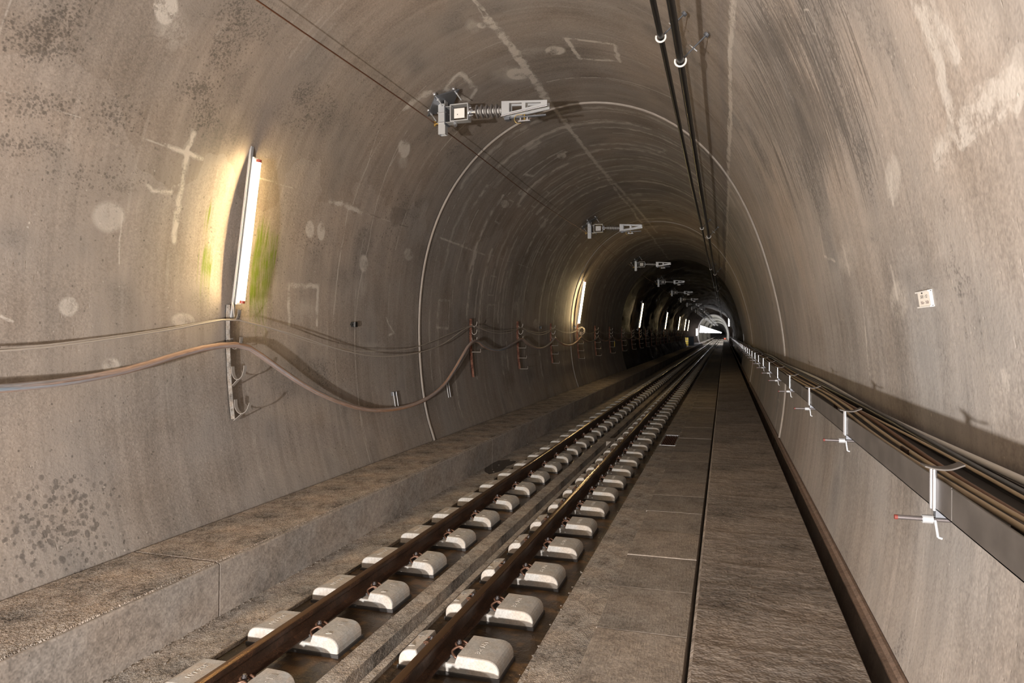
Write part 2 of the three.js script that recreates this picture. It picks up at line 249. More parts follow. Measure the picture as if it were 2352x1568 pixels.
  for (let j = 0, o = 0; j < H; j++) {
    const s = s0 + (s1 - s0) * (j + 0.5) / H;
    for (let i = 0; i < W; i++, o += 4) {
      const Z = Z0 + (Z1 - Z0) * (i + 0.5) / W;
      const edge = (vn(Z * 6, s * 6) - 0.5) * 0.05 + (vn(Z * 30, s * 30) - 0.5) * 0.02, ragged = (fbm(Z * 1.6, s * 1.6 + 90, 4) - 0.5) * 2.2;
      const P = s + edge > SEAM_R ? POUR[2] : s + ragged < FORM_JOINT ? POUR[0] : POUR[1];
      const n1 = fbm(Z * 0.55 + 3, s * 0.8 + 7, 3), n2 = fbm(Z * 2.1, s * 1.7 + 40, 3), st = vn(Z * 13 + 5, s * 0.9) * 0.6 + vn(Z * 37, s * 2.2) * 0.4, g = vn(Z * 75, s * 75) * 0.55 + vn(Z * 190, s * 190) * 0.45;
      let k = 1 + (n1 - 0.5) * 0.5 + (n2 - 0.5) * 0.5 + (st - 0.5) * 0.34 + (g - 0.5) * 0.5;
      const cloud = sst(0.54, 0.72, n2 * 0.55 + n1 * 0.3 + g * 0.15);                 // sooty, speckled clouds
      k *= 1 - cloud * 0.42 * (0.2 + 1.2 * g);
      const f = fbm(Z * 9, s * 9 + 60, 2), lightM = m[o] / 255, darkM = m[o + 1] / 255, mossM = m[o + 2] / 255;
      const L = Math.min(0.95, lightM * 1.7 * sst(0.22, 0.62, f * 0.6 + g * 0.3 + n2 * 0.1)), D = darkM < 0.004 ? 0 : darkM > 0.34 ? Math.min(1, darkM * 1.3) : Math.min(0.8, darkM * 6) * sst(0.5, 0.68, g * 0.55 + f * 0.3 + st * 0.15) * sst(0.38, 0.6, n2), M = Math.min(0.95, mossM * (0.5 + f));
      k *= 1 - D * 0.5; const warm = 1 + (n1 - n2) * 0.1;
      let r = P[0] * k * warm, gg = P[1] * k, b = P[2] * k / warm;
      r += (0.6 - r) * L * 0.85; gg += (0.55 - gg) * L * 0.85; b += (0.49 - b) * L * 0.85;
      r += (0.13 - r) * M; gg += (0.185 - gg) * M; b += (0.008 - b) * M;
      d[o] = toS(r); d[o + 1] = toS(gg); d[o + 2] = toS(b); d[o + 3] = 255;
    }
  }
  const t = new THREE.DataTexture(d, W, H); t.magFilter = THREE.LinearFilter; t.colorSpace = THREE.SRGBColorSpace; t.wrapS = t.wrapT = THREE.ClampToEdgeWrapping; t.needsUpdate = true; return t;
}
// relief tiles (grey), 2 m a side unless said otherwise
const BUMP_FORM = tileTex(1024, (u, v) => { const g = pvn(u * 128, v * 128, 128, 128) * 0.25 + pvn(u * 250, v * 250, 250, 250) * 0.2 + pvn(u * 20, v * 7, 20, 7) * 0.25; const p = pvn(u * 90 + 31, v * 90 + 11, 90, 90); return 0.35 + g * 0.6 - (p > 0.93 ? (p - 0.93) * 5 : 0); }, false);
const BUMP_ROUGH = tileTex(1024, (u, v) => { const a = pvn(u * 40, v * 40, 40, 40), b = pvn(u * 110, v * 110, 110, 110), c = pvn(u * 240, v * 240, 240, 240); return a * 0.25 + b * 0.4 + c * 0.35; }, false);
const BUMP_BRUSH = tileTex(1024, (u, v) => { const w = pvn(u * 6, v * 6, 6, 6) * 2, a = pvn(u * 24 + w, v * 200, 24, 200), b = pvn(u * 60, v * 120, 60, 120), c = pvn(u * 200, v * 240, 200, 240); return a * 0.4 + b * 0.35 + c * 0.25; }, false);
const BUMP_TROWEL = tileTex(1024, (u, v) => { const w = pvn(u * 5, v * 4, 5, 4) * 1.6, w2 = pvn(u * 9, v * 5, 9, 5); const a = pvn(u * 26 + w, v * 5 + w2, 26, 5), b = pvn(u * 80, v * 60, 80, 60), c = pvn(u * 220, v * 220, 220, 220); return a * 0.55 + b * 0.25 + c * 0.2; }, false);
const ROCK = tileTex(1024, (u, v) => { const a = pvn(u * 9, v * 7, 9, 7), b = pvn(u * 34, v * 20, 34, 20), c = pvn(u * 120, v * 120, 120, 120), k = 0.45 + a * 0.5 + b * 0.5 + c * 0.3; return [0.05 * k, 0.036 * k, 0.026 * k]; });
const conc = (base, spread, tint) => tileTex(1024, (u, v) => {
  const a = pvn(u * 5, v * 5, 5, 5), b = pvn(u * 17, v * 17, 17, 17), c = pvn(u * 70, v * 70, 70, 70), d = pvn(u * 230, v * 230, 230, 230), k = 1 + spread * ((a - 0.5) * 0.6 + (b - 0.5) * 0.6 + (c - 0.5) * 0.7 + (d - 0.5) * 0.9), t = (a - b) * tint;
  return [base[0] * k * (1 + t), base[1] * k, base[2] * k * (1 - t)];
});
const T_BED = conc([0.36, 0.31, 0.26], 0.8, 0.08), T_SLAB = conc([0.345, 0.3, 0.256], 0.5, 0.04), T_KERB = conc([0.33, 0.288, 0.25], 0.5, 0.05), T_WALK = conc([0.26, 0.218, 0.182], 0.6, 0.04), T_KTOP = conc([0.36, 0.3, 0.248], 0.9, 0.08);
const T_MUD = tileTex(512, (u, v) => { const a = pvn(u * 8, v * 5, 8, 5), b = pvn(u * 30, v * 18, 30, 18), c = pvn(u * 90, v * 90, 90, 90), k = 0.3 + 0.9 * a + 0.5 * b + 0.2 * c, o = sst(0.5, 0.75, b * 0.6 + a * 0.4); return [0.055 * k + 0.07 * o, 0.034 * k + 0.034 * o, 0.018 * k + 0.008 * o]; });
const T_RUST = tileTex(512, (u, v) => { const a = pvn(u * 10, v * 10, 10, 10), b = pvn(u * 40, v * 40, 40, 40), c = pvn(u * 120, v * 120, 120, 120), k = 0.5 + 0.5 * a + 0.5 * b, o = sst(0.5, 0.8, c); return [0.05 * k + 0.08 * o * a, 0.024 * k + 0.035 * o * a, 0.013 * k + 0.017 * o * a]; });
const T_FLAKE = tileTex(512, (u, v) => { const a = pvn(u * 14, v * 14, 14, 14), b = pvn(u * 60, v * 60, 60, 60), o = sst(0.42, 0.6, a * 0.5 + b * 0.5); return [0.10 + 0.16 * o, 0.045 + 0.12 * o, 0.03 + 0.09 * o]; });
const T_BLOCK = conc([0.52, 0.48, 0.43], 0.3, 0.1);
const T_GALV = tileTex(256, (u, v) => { const k = 0.8 + 0.35 * pvn(u * 20, v * 20, 20, 20) + 0.1 * pvn(u * 90, v * 90, 90, 90); return [0.5 * k, 0.5 * k, 0.5 * k]; });

const MAT = {
  bed: std({ map: rep(T_BED, 0.7, 0.7), bumpMap: rep(BUMP_ROUGH, 1.1, 1.1), bumpScale: 0.008, roughness: 0.9 }),
  slab: std({ map: rep(T_SLAB, 0.5, 0.5), bumpMap: rep(BUMP_BRUSH, 0.7, 0.7), bumpScale: 0.0035, roughness: 0.8 }),
  slab2: std({ map: rep(T_SLAB, 0.43, 0.43), color: rgb(0.9, 0.9, 0.9), bumpMap: rep(BUMP_BRUSH, 0.6, 0.6), bumpScale: 0.0035, roughness: 0.8 }),
  slab3: std({ map: rep(T_SLAB, 0.37, 0.37), color: rgb(1.08, 1.06, 1.04), bumpMap: rep(BUMP_BRUSH, 0.65, 0.65), bumpScale: 0.0035, roughness: 0.78 }),
  walk: std({ map: rep(T_WALK, 0.5, 0.5), bumpMap: rep(BUMP_TROWEL, 0.5, 0.5), bumpScale: 0.013, roughness: 0.72 }),
  kerb: std({ map: rep(T_KERB, 0.4, 0.4), bumpMap: rep(BUMP_FORM, 0.5, 0.5), bumpScale: 0.0035, roughness: 0.85 }),
  kerbTop: std({ map: rep(T_KTOP, 0.8, 0.8), bumpMap: rep(BUMP_ROUGH, 0.9, 0.9), bumpScale: 0.02, roughness: 0.92 }),
  mud: std({ map: rep(T_MUD, 0.8, 0.8), bumpMap: rep(BUMP_ROUGH, 0.5, 0.5), bumpScale: 0.004, roughness: 0.42 }),
  footing: std({ map: rep(T_KERB, 1, 1), color: rgb(0.62, 0.48, 0.4), roughness: 0.85 }),
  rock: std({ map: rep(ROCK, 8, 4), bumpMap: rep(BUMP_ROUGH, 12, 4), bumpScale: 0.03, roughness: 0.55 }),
  rust: std({ map: rep(T_RUST, 1.5, 1.5), roughness: 0.5, metalness: 0.25, bumpMap: rep(BUMP_ROUGH, 2, 2), bumpScale: 0.0015 }),
  railHead: std({ color: rgb(0.32, 0.19, 0.1), roughness: 0.26, metalness: 0.85 }),
  block: std({ map: rep(T_BLOCK, 1.2, 1.2), bumpMap: rep(BUMP_FORM, 1.5, 1.5), bumpScale: 0.002, roughness: 0.8 }),
  boot: std({ color: rgb(0.05, 0.045, 0.042), roughness: 0.6 }),
  clip: std({ color: rgb(0.16, 0.085, 0.055), roughness: 0.4, metalness: 0.5 }),
  bolt: std({ color: rgb(0.22, 0.2, 0.2), roughness: 0.35, metalness: 0.8 }),
  plate: std({ color: rgb(0.06, 0.055, 0.05), roughness: 0.5 }),
  galv: std({ color: rgb(0.52, 0.53, 0.54), roughness: 0.42, metalness: 0.45 }),
  galvDark: std({ color: rgb(0.17, 0.18, 0.2), roughness: 0.45, metalness: 0.5 }),
  chrome: std({ color: rgb(0.85, 0.87, 0.92), roughness: 0.18, metalness: 0.9 }),
  traySteel: std({ map: rep(T_GALV, 1, 1), color: rgb(0.21, 0.185, 0.165), roughness: 0.55, metalness: 0.3 }),
  brackOld: std({ map: rep(conc([0.27, 0.235, 0.2], 0.9, 0.12), 3, 3), roughness: 0.75, metalness: 0.2 }),
  brackRust: std({ map: rep(T_FLAKE, 2, 2), color: rgb(0.95, 0.7, 0.62), roughness: 0.85, metalness: 0.1 }),
  hook: std({ color: rgb(0.46, 0.42, 0.38), roughness: 0.5, metalness: 0.4 }),
  cableRed: std({ map: rep(conc([0.36, 0.27, 0.23], 0.8, 0.5), 8, 1), roughness: 0.6 }),
  wire: std({ color: rgb(0.42, 0.37, 0.32), roughness: 0.5 }),
  copper: std({ color: rgb(0.2, 0.09, 0.05), roughness: 0.4, metalness: 0.6 }),
  black: std({ color: rgb(0.012, 0.012, 0.012), roughness: 0.35 }),
  insulator: std({ color: rgb(0.24, 0.22, 0.21), roughness: 0.45 }),
  core: std({ color: rgb(0.68, 0.66, 0.62), roughness: 0.5 }),
  brass: std({ color: rgb(0.55, 0.38, 0.12), roughness: 0.35, metalness: 0.8 }),
  white: std({ color: rgb(0.8, 0.78, 0.74), roughness: 0.5 }),
  cap: std({ color: rgb(0.35, 0.06, 0.04), roughness: 0.4 }),  // red glow at the tube ends put into the cap colour
  beige: std({ color: rgb(0.40, 0.31, 0.21), roughness: 0.6 }), brown: std({ color: rgb(0.16, 0.085, 0.05), roughness: 0.6 }), grey: std({ color: rgb(0.3, 0.28, 0.26), roughness: 0.6 }), pale: std({ color: rgb(0.62, 0.6, 0.57), roughness: 0.6 }),
  red: std({ color: rgb(0.16, 0.03, 0.022), roughness: 0.5 }), yellow: std({ color: rgb(0.6, 0.42, 0.02), roughness: 0.6 }), blue: std({ color: rgb(0.07, 0.1, 0.14), roughness: 0.6 }),
  seal: std({ map: rep(T_KERB, 1, 1), roughness: 0.7 }),
  dimTube: std({ color: rgb(0.9, 0.88, 0.82), emissive: TUBE_COLOR, emissiveIntensity: TUBE_GLOW * 0.2, roughness: 0.4 }),
  tube: std({ color: rgb(0.9, 0.88, 0.82), emissive: TUBE_COLOR, emissiveIntensity: TUBE_GLOW, roughness: 0.4 }),
  farTube: std({ color: rgb(0.9, 0.88, 0.82), emissive: rgb(1, 0.96, 1), emissiveIntensity: TUBE_GLOW * 0.5, roughness: 0.4 }),
};

// ---------------------------------------------------------------- the lining: pours between ring joints, each a block of its own
const RINGS = [-14, -1.33, 10.66, 22.62, 34.6], ZONES = [['wall_left', 0, FORM_JOINT + 1.2], ['ceiling', FORM_JOINT + 1.2, SEAM_R], ['wall_right', SEAM_R, LEN]];
const ZLAB = { wall_left: ['grey concrete tunnel wall carrying tube lamps and cable brackets', 'wall'], ceiling: ['brown stained concrete tunnel vault over the track', 'ceiling'], wall_right: ['pale concrete tunnel wall above the walkway and cable tray', 'wall'] };
const zoneGroup = {};
for (const [name, s0, s1] of ZONES) {
  const g = thing(name, ZLAB[name][0], ZLAB[name][1], [0, 0, 0], null, 'structure'); zoneGroup[name] = g;
  for (let b = 0; b < 4; b++) {
    const Z0 = RINGS[b] + (b ? 0.025 : 0), Z1 = RINGS[b + 1] - 0.025, near = b === 1;
    // the texture of the nearest pour is the fine one; the others share coarser ones
    const key = name + (b < 2 ? b : Math.min(b, 3)); 
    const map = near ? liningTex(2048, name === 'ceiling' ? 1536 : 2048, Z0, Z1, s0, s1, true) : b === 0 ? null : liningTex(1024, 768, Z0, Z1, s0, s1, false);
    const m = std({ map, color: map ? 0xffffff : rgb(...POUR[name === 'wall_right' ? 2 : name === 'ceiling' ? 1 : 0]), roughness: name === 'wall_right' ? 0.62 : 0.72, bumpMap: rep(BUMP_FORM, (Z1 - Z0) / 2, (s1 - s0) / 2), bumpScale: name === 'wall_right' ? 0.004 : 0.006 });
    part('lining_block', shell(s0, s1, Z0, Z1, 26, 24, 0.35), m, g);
  }
  for (let b = 1; b < 4; b++) {                     // the ring joints: a packing strip deep in the gap and a half-round bead beside it
    const Zr = RINGS[b];
    part('joint_packing', shell(s0, s1, Zr - 0.04, Zr + 0.04, 26, 1, 0.1, 0.15), MAT.kerb, g);
    const pts = []; for (let i = 0; i <= 40; i++) { const q = prof(s0 + (s1 - s0) * i / 40); pts.push([q.x - q.nx * 0.003, q.y - q.ny * 0.003, -(Zr + 0.035)]); }
    part('joint_seal', tube(pts, b === 1 ? 0.017 : 0.024, 80, 8), MAT.seal, g);
  }
  // rough sprayed lining further in, wider than the cast one
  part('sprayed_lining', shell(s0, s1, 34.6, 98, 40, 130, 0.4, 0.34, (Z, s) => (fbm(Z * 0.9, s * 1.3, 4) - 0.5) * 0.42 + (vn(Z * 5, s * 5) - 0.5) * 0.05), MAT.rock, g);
  part('far_lining', shell(s0, s1, 139.3, 1200, 26, 24, 0.35), std({ color: rgb(0.2, 0.19, 0.16), roughness: 0.7, bumpMap: rep(BUMP_FORM, 200, 2), bumpScale: 0.01 }), g);
}
// closing wall behind the camera and at the far end
{
  const outline = []; for (let i = 0; i <= 60; i++) { const q = prof(LEN * i / 60); outline.push([q.x - q.nx * 0.3, q.y - q.ny * 0.3]); }
  tag(part('wall_back', worldUV(extrudeZ(outline, -14.4, -14.02)), MAT.kerb, scene), 'concrete end wall of the tunnel behind the lamps', 'wall', null, 'structure');
  tag(part('wall_far', worldUV(extrudeZ(outline, 1200.05, 1200.4)), MAT.kerb, scene), 'far end wall of the tunnel', 'wall', null, 'structure');
}
// side cavern ahead: a wider, higher chamber between the two tunnels
{
  const cav = thing('wall_cavern', 'dark rock chamber where the tunnel widens on the kerb side', 'wall', [0, 0, 0], null, 'structure');
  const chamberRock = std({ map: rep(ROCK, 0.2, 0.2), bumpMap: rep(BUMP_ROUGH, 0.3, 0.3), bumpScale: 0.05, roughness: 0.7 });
  const arch = (k) => { const p = [[-13, -0.2], [-13, 3]]; for (let i = 0; i <= 18; i++) { const a = Math.PI - Math.PI * i / 18; p.push([-5.75 + Math.cos(a) * 7.25, 3 + Math.sin(a) * (4.3 + k)]); } p.push([1.5, -0.2]); return p; };
  const inner = arch(0), outer = inner.map(([x, y]) => [x < -5.75 ? x - 0.5 : x + 0.5, y > 0 ? y + 0.5 : y]);
  part('chamber_lining', worldUV(extrudeZ([...inner, ...outer.reverse()], 98.02, 139)), chamberRock, cav);
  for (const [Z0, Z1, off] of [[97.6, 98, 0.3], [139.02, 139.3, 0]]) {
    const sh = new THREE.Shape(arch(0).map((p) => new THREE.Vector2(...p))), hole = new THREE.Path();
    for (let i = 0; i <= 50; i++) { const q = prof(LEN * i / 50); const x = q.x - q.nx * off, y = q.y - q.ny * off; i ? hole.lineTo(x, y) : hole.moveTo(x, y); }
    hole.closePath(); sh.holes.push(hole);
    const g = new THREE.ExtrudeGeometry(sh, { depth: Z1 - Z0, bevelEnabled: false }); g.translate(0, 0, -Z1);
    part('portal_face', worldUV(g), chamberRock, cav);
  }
  // portal rim
  const pts = []; for (let i = 0; i <= 60; i++) { const q = prof(LEN * i / 60); pts.push([q.x, q.y, -138.95]); }
  part('portal_rim', tube(pts, 0.16, 80, 6), std({ color: rgb(0.42, 0.4, 0.38), roughness: 0.6 }), cav);
}

// ---------------------------------------------------------------- floor, cover slabs, walkway, kerb
const FAR = 1190, BACK = -13.9;
const floor = thing('floor', 'rough concrete track bed with cover slabs and a raised walkway', 'floor', [0, 0, 0], null, 'structure');
const RAIL_X = [-2.86, -1.79], BLOCK_X = [-2.88, -1.71];
{
  const strip = (name, x0, x1, y0, y1, Z0, Z1, m) => part(name, worldUV(box(x0, x1, y0, y1, -Z1, -Z0)), m, floor);
  strip('sub_base', -4.9, -0.246, -0.7, -0.12, BACK, FAR, MAT.kerb); strip('sub_base', -0.15, 0.612, -0.7, -0.11, BACK, FAR, MAT.kerb); strip('sub_base', -0.3, 1.0, -0.9, -0.7, BACK, FAR, MAT.kerb);
  strip('track_bed', -3.74, -3.30, -0.12, 0.0, BACK, FAR, MAT.bed);
  strip('wet_trough', -3.30, -2.44, -0.12, -0.025, BACK, FAR, MAT.mud);
  strip('track_bed', -2.44, -2.285, -0.12, 0.004, BACK, FAR, MAT.bed);
  strip('track_bed', -2.285, -2.18, -0.12, 0.003, 14.02, 14.5, MAT.bed);
  strip('track_bed', -2.18, -2.12, -0.12, 0.004, BACK, FAR, MAT.bed);
  strip('wet_trough', -2.12, -1.235, -0.12, -0.025, BACK, FAR, MAT.mud);
  strip('track_bed', -1.235, -0.905, -0.12, 0.0, BACK, 13.86, MAT.bed);
  strip('track_bed', -1.235, -1.215, -0.12, 0.0, 13.86, 15.3, MAT.bed);
  strip('track_bed', -1.235, -0.905, -0.12, 0.0, 15.3, FAR, MAT.bed);
  
  { // wet patch at the kerb joint
    const sh = new THREE.Shape(); for (let i = 0; i <= 26; i++) { const a = i / 26 * Math.PI * 2, r = 0.75 + 0.5 * vn(Math.cos(a) * 2.5 + 9, Math.sin(a) * 2.5 + 4), x = -3.56 + Math.cos(a) * 0.17 * r, z = 10.9 + Math.sin(a) * 0.62 * r; i ? sh.lineTo(x, z) : sh.moveTo(x, z); }
    const g = new THREE.ExtrudeGeometry(sh, { depth: 0.002, bevelEnabled: false }); g.rotateX(-Math.PI / 2); part('puddle', g, std({ color: rgb(0.03, 0.022, 0.016), roughness: 0.25 }), floor);
  }
  // ragged lip of the trough and grit along the kerb foot
  const crumbs = []; const cg = new THREE.IcosahedronGeometry(1, 0);
  for (let k = 0; k < 900; k++) { const Z = 2.6 + Math.pow(rnd(), 1.8) * 22, g = cg.clone(), r = rr(0.003, 0.009); g.scale(r * rr(0.7, 1.6), r * rr(0.5, 0.9), r * rr(0.7, 1.6)); const w = rnd();
    const x = w < 0.4 ? -3.735 + rr(0, 0.06) * rnd() : w < 0.6 ? -1.225 + rr(-0.03, 0.05) : w < 0.8 ? -2.43 + rr(-0.02, 0.06) : rr(-3.6, -3.32); g.translate(x, 0.003, -Z); crumbs.push(g); }
  const cm = part('grit', merge(...crumbs), std({ color: rgb(0.2, 0.17, 0.14), roughness: 0.9 }), floor); cm.userData.kind = 'stuff';
  // cover slabs
  let Z = 2.44, k = 0; const ms = [MAT.slab, MAT.slab2, MAT.slab3];
  while (Z < 34) { const L = 0.883; const up = rr(-0.003, 0.004), x0 = -0.905 + rr(-0.008, 0.008); part('cover_slab', worldUV(rbox(x0, -0.246, -0.1, 0.022 + up, -(Z + L - 0.009), -Z, 0.006, 1)), ms[k++ % 3], floor); Z += L; }
  strip('slab_row', -0.905, -0.246, -0.12, 0.02, Z, FAR, MAT.slab); strip('slab_row', -0.905, -0.246, -0.12, 0.02, BACK, 2.43, MAT.slab);
  // raised walkway, cast in lengths
  const wk = [BACK, 0.4, 12, 23.4, 34.7, 60, 97, FAR];
  const wp = (w) => [[-0.15, -0.11], [0.61, -0.11], [0.61, 0.688], [0.605, 0.693], [-0.135, 0.693], [-0.15, 0.678]];
  for (let i = 0; i < wk.length - 1; i++) part('walkway_slab', worldUV(extrudeZ(wp(), wk[i] + 0.006, wk[i + 1] - 0.006)), MAT.walk, floor);
  // channel between walkway and wall
  strip('gutter_pipe', 0.655, 0.672, 0.5, 0.517, BACK, FAR, MAT.footing);
}
tag(part('baseboard_right', worldUV(extrudeZ([[0.703, 0.66], [0.703, 0.674], [0.728, 0.676], [0.745, 0.69], [0.76, 0.69], [0.755, 0.66]], BACK, FAR)), MAT.footing, scene), 'narrow brown footing along the base of the pale wall', 'baseboard', null, 'structure');
{
  const kerb = thing('trim_1', 'low concrete kerb bench along the foot of the cable wall', 'kerb', [0, 0, 0], null, 'structure');
  const J = [BACK, -2.15, 4.47, 11.09, 17.7, 24.3, 30.95, 37.6, 98];
  const k2 = [[-4.56, -0.1], [-3.735, -0.1], [-3.725, 0.408], [-3.74, 0.418], [-4.56, 0.424]];
  const body = [[-4.56, -0.1], [-3.735, -0.1], [-3.725, 0.40], [-3.735, 0.412], [-4.56, 0.415]], top = [[-4.555, 0.413], [-3.755, 0.413], [-3.762, 0.423], [-4.55, 0.426]];
  for (let i = 0; i < J.length - 1; i++) {
    const sec = part('kerb_section', worldUV(extrudeZ(body, J[i] + 0.008, J[i + 1] - 0.008)), MAT.kerb, kerb);
    part('brushed_top', worldUV(extrudeZ(top, J[i] + 0.012, J[i + 1] - 0.012)), MAT.kerbTop, sec);
  }
  part('joint_filler', worldUV(box(-4.55, -3.75, -0.1, 0.4, -97.9, -BACK - 0.1)), MAT.kerb, kerb);
}
tag(part('trim_2', worldUV(box(-13, -3.9, -0.6, 0.35, -139, -98.05)), std({ map: rep(T_KERB, 0.3, 0.3), roughness: 0.7 }), scene), 'concrete floor of the side chamber', 'floor', null, 'structure');
tag(part('trim_3', worldUV(extrudeZ([[-4.56, -0.1], [-3.735, -0.1], [-3.725, 0.418], [-4.56, 0.424]], 139.3, FAR)), MAT.kerb, scene), 'kerb bench continuing into the brightly lit far tunnel', 'kerb', null, 'structure');

// ---------------------------------------------------------------- rails
{
  const half = [[0.0625, 0], [0.0625, 0.01], [0.03, 0.02], [0.009, 0.032], [0.008, 0.098], [0.03, 0.108], [0.0335, 0.112], [0.0345, 0.136], [0.028, 0.143]];
  const outline = [...half, ...half.map(([x, y]) => [-x, y]).reverse()];
  const names = ['rusty steel rail on the side of the kerb bench', 'rusty steel rail on the side of the cover slabs'];
  RAIL_X.forEach((X, i) => {
    const t = thing('rail', names[i], 'rail', [X, 0.0545, 0], 'rails of the track');
    part('rail_body', worldUV(extrudeZ(outline, BACK + 0.2, FAR)), MAT.rust, t);
    part('running_surface', worldUV(extrudeZ([[0.0285, 0.1425], [0.02, 0.1448], [0, 0.1458], [-0.02, 0.1448], [-0.0285, 0.1425]], BACK + 0.2, FAR)), MAT.railHead, t);
  });
}
// ---------------------------------------------------------------- rail support blocks
const font = await new FontLoader().loadAsync('fonts/droid/droid_sans_bold.typeface.json');
{
  // outline across the track: shoulders, rail seat; local x = 0 under the rail
  const outline = (lo, hi) => new THREE.Shape([[lo, -0.05], [hi, -0.05]].map((p) => new THREE.Vector2(...p)));
  const makeShape = (lo, hi) => {
    const s = new THREE.Shape(); s.moveTo(lo, -0.06); s.lineTo(hi, -0.06); s.lineTo(hi, 0.035); s.quadraticCurveTo(hi - 0.01, 0.1, hi - 0.085, 0.105);
    s.lineTo(0.145, 0.108); s.lineTo(0.125, 0.052); s.lineTo(-0.125, 0.052); s.lineTo(-0.145, 0.108); s.lineTo(lo + 0.085, 0.105); s.quadraticCurveTo(lo + 0.01, 0.1, lo, 0.035); s.closePath(); return s;
  };
  const clipCurve = new THREE.CatmullRomCurve3([[0.085, 0.055, -0.02], [0.1, 0.02, 0.0], [0.07, -0.012, 0.022], [0.04, 0.03, 0.045], [0.035, 0.06, 0.03], [0.022, 0.055, 0.02], [0.022, 0.0, 0.04], [0, -0.012, 0.046], [-0.022, 0.0, 0.04], [-0.022, 0.055, 0.02], [-0.035, 0.06, 0.03], [-0.04, 0.03, 0.045], [-0.07, -0.012, 0.022], [-0.1, 0.02, 0.0], [-0.085, 0.055, -0.02]].map(([a, b, c]) => new THREE.Vector3(b, c, a)));
  const clipG = new THREE.TubeGeometry(clipCurve, 56, 0.0085, 6), boltG = merge(new THREE.CylinderGeometry(0.017, 0.017, 0.03, 6), new THREE.CylinderGeometry(0.026, 0.026, 0.006, 10).translate(0, -0.016, 0), new THREE.CylinderGeometry(0.011, 0.011, 0.05, 8).translate(0, 0.0, 0)), plateG = rbox(-0.035, 0.045, -0.01, 0.008, -0.085, 0.085, 0.003, 1), padG = box(-0.07, 0.07, 0.048, 0.0535, -0.15, 0.15);
  const txt = new TextGeometry('LVT 2SE', { font, size: 0.036, depth: 0.0025, curveSegments: 2 }); txt.computeBoundingBox(); const tw = txt.boundingBox.max.x; txt.translate(-tw / 2, -0.018, 0);
  const vee = new TextGeometry('V', { font, size: 0.04, depth: 0.003, curveSegments: 2 }); vee.translate(-0.015, -0.02, 0);
  const bars = (() => { const g = []; for (let i = 0; i < 4; i++) for (let j = 0; j < 5; j++) g.push(box(0.05 + i * 0.013, 0.059 + i * 0.013, -0.022 + j * 0.01, -0.016 + j * 0.01, 0, 0.003)); g.push(box(0.012, 0.036, -0.003, 0.002, 0, 0.003)); return merge(...g); })();
  const flat = (g, turn, x, z) => { const c = g.clone(); c.rotateX(-Math.PI / 2); c.rotateY(turn); c.translate(x, 0.1055, z); return c; };
  const NB = 78, P0 = 4.17 - 2 * 0.815;             // front faces at P0 + k * 0.815
  RAIL_X.forEach((RX, i) => {
    const lo = [-0.385, -0.27][i], hi = [0.345, 0.43][i], L = 0.335;
    const g = new THREE.ExtrudeGeometry(makeShape(lo, hi), { depth: L - 0.024, bevelEnabled: true, bevelThickness: 0.012, bevelSize: 0.012, bevelOffset: -0.012, bevelSegments: 2, curveSegments: 6 }); g.translate(0, 0, -L + 0.012);
    const bodyG = worldUV(g), bootG = rbox(lo - 0.009, hi + 0.009, -0.06, 0.0, -L - 0.009, 0.009, 0.006, 2);
    const label = i ? 'pale concrete rail block with spring clips under the rail by the cover slabs' : 'pale concrete rail block with spring clips under the rail by the kerb bench';
    const proto = thing('rail_block', label, 'rail block', [RX, 0, -P0], i ? 'rail blocks by the cover slabs' : 'rail blocks by the kerb bench');
    part('block_body', bodyG, MAT.block, proto); part('rubber_boot', bootG, MAT.boot, proto); part('rail_pad', padG.clone().translate(0, 0, -L / 2), MAT.plate, proto);
    for (const sd of [-1, 1]) {
      const c = part('spring_clip', clipG, MAT.clip, proto); c.position.set(sd * 0.088, 0.068, -L / 2); c.rotation.y = sd > 0 ? 0 : Math.PI;
      const b = part('bolt', boltG, MAT.bolt, proto); b.position.set(sd * 0.1, 0.112, -L / 2);
      const p = part('guide_plate', plateG, MAT.plate, proto); p.position.set(sd * 0.1, 0.062, -L / 2); p.rotation.y = sd > 0 ? 0 : Math.PI;
    }
    // cast lettering: outer shoulder reads LVT 2SE, inner shoulder a V and a block of dots
    const ox = i ? 0.26 : -0.245, ix = i ? -0.2 : 0.24, turn = i ? -Math.PI / 2 : Math.PI / 2;
    part('cast_lettering', merge(flat(txt, turn, ox, -L / 2), flat(vee, Math.PI / 2, ix, -L / 2 + 0.1), flat(bars, Math.PI / 2, ix, -L / 2 + 0.0)), MAT.block, proto);
    const simple = new THREE.Group(); simple.name = 'rail_block'; simple.userData = { ...proto.userData }; part('block_body', bodyG, MAT.block, simple); part('rubber_boot', bootG, MAT.boot, simple); for (const sd of [-1, 1]) { const c = part('spring_clip', clipG, MAT.clip, simple); c.position.set(sd * 0.088, 0.068, -L / 2); c.rotation.y = sd > 0 ? 0 : Math.PI; const b = part('bolt', boltG, MAT.bolt, simple); b.position.set(sd * 0.1, 0.112, -L / 2); }
    for (let k = 1; k < NB; k++) copy(k < 22 ? proto : simple, [RX, 0, -(P0 + k * 0.815)]);
    const rest = []; for (let k = NB; k < 300; k++) for (const [a, b, h] of [[lo, -0.13, 0.1], [-0.13, 0.13, 0.05], [0.13, hi, 0.1]]) rest.push(box(a, b, -0.05, h, -L, 0).translate(RX, 0, -(P0 + k * 0.815)));
    tag(part('rail_block_row', merge(...rest), MAT.block, scene), 'far row of concrete rail blocks under the rail by ' + (i ? 'the cover slabs' : 'the kerb bench'), 'rail blocks', null, 'stuff').name = numbered('rail_block_row');
  });
}

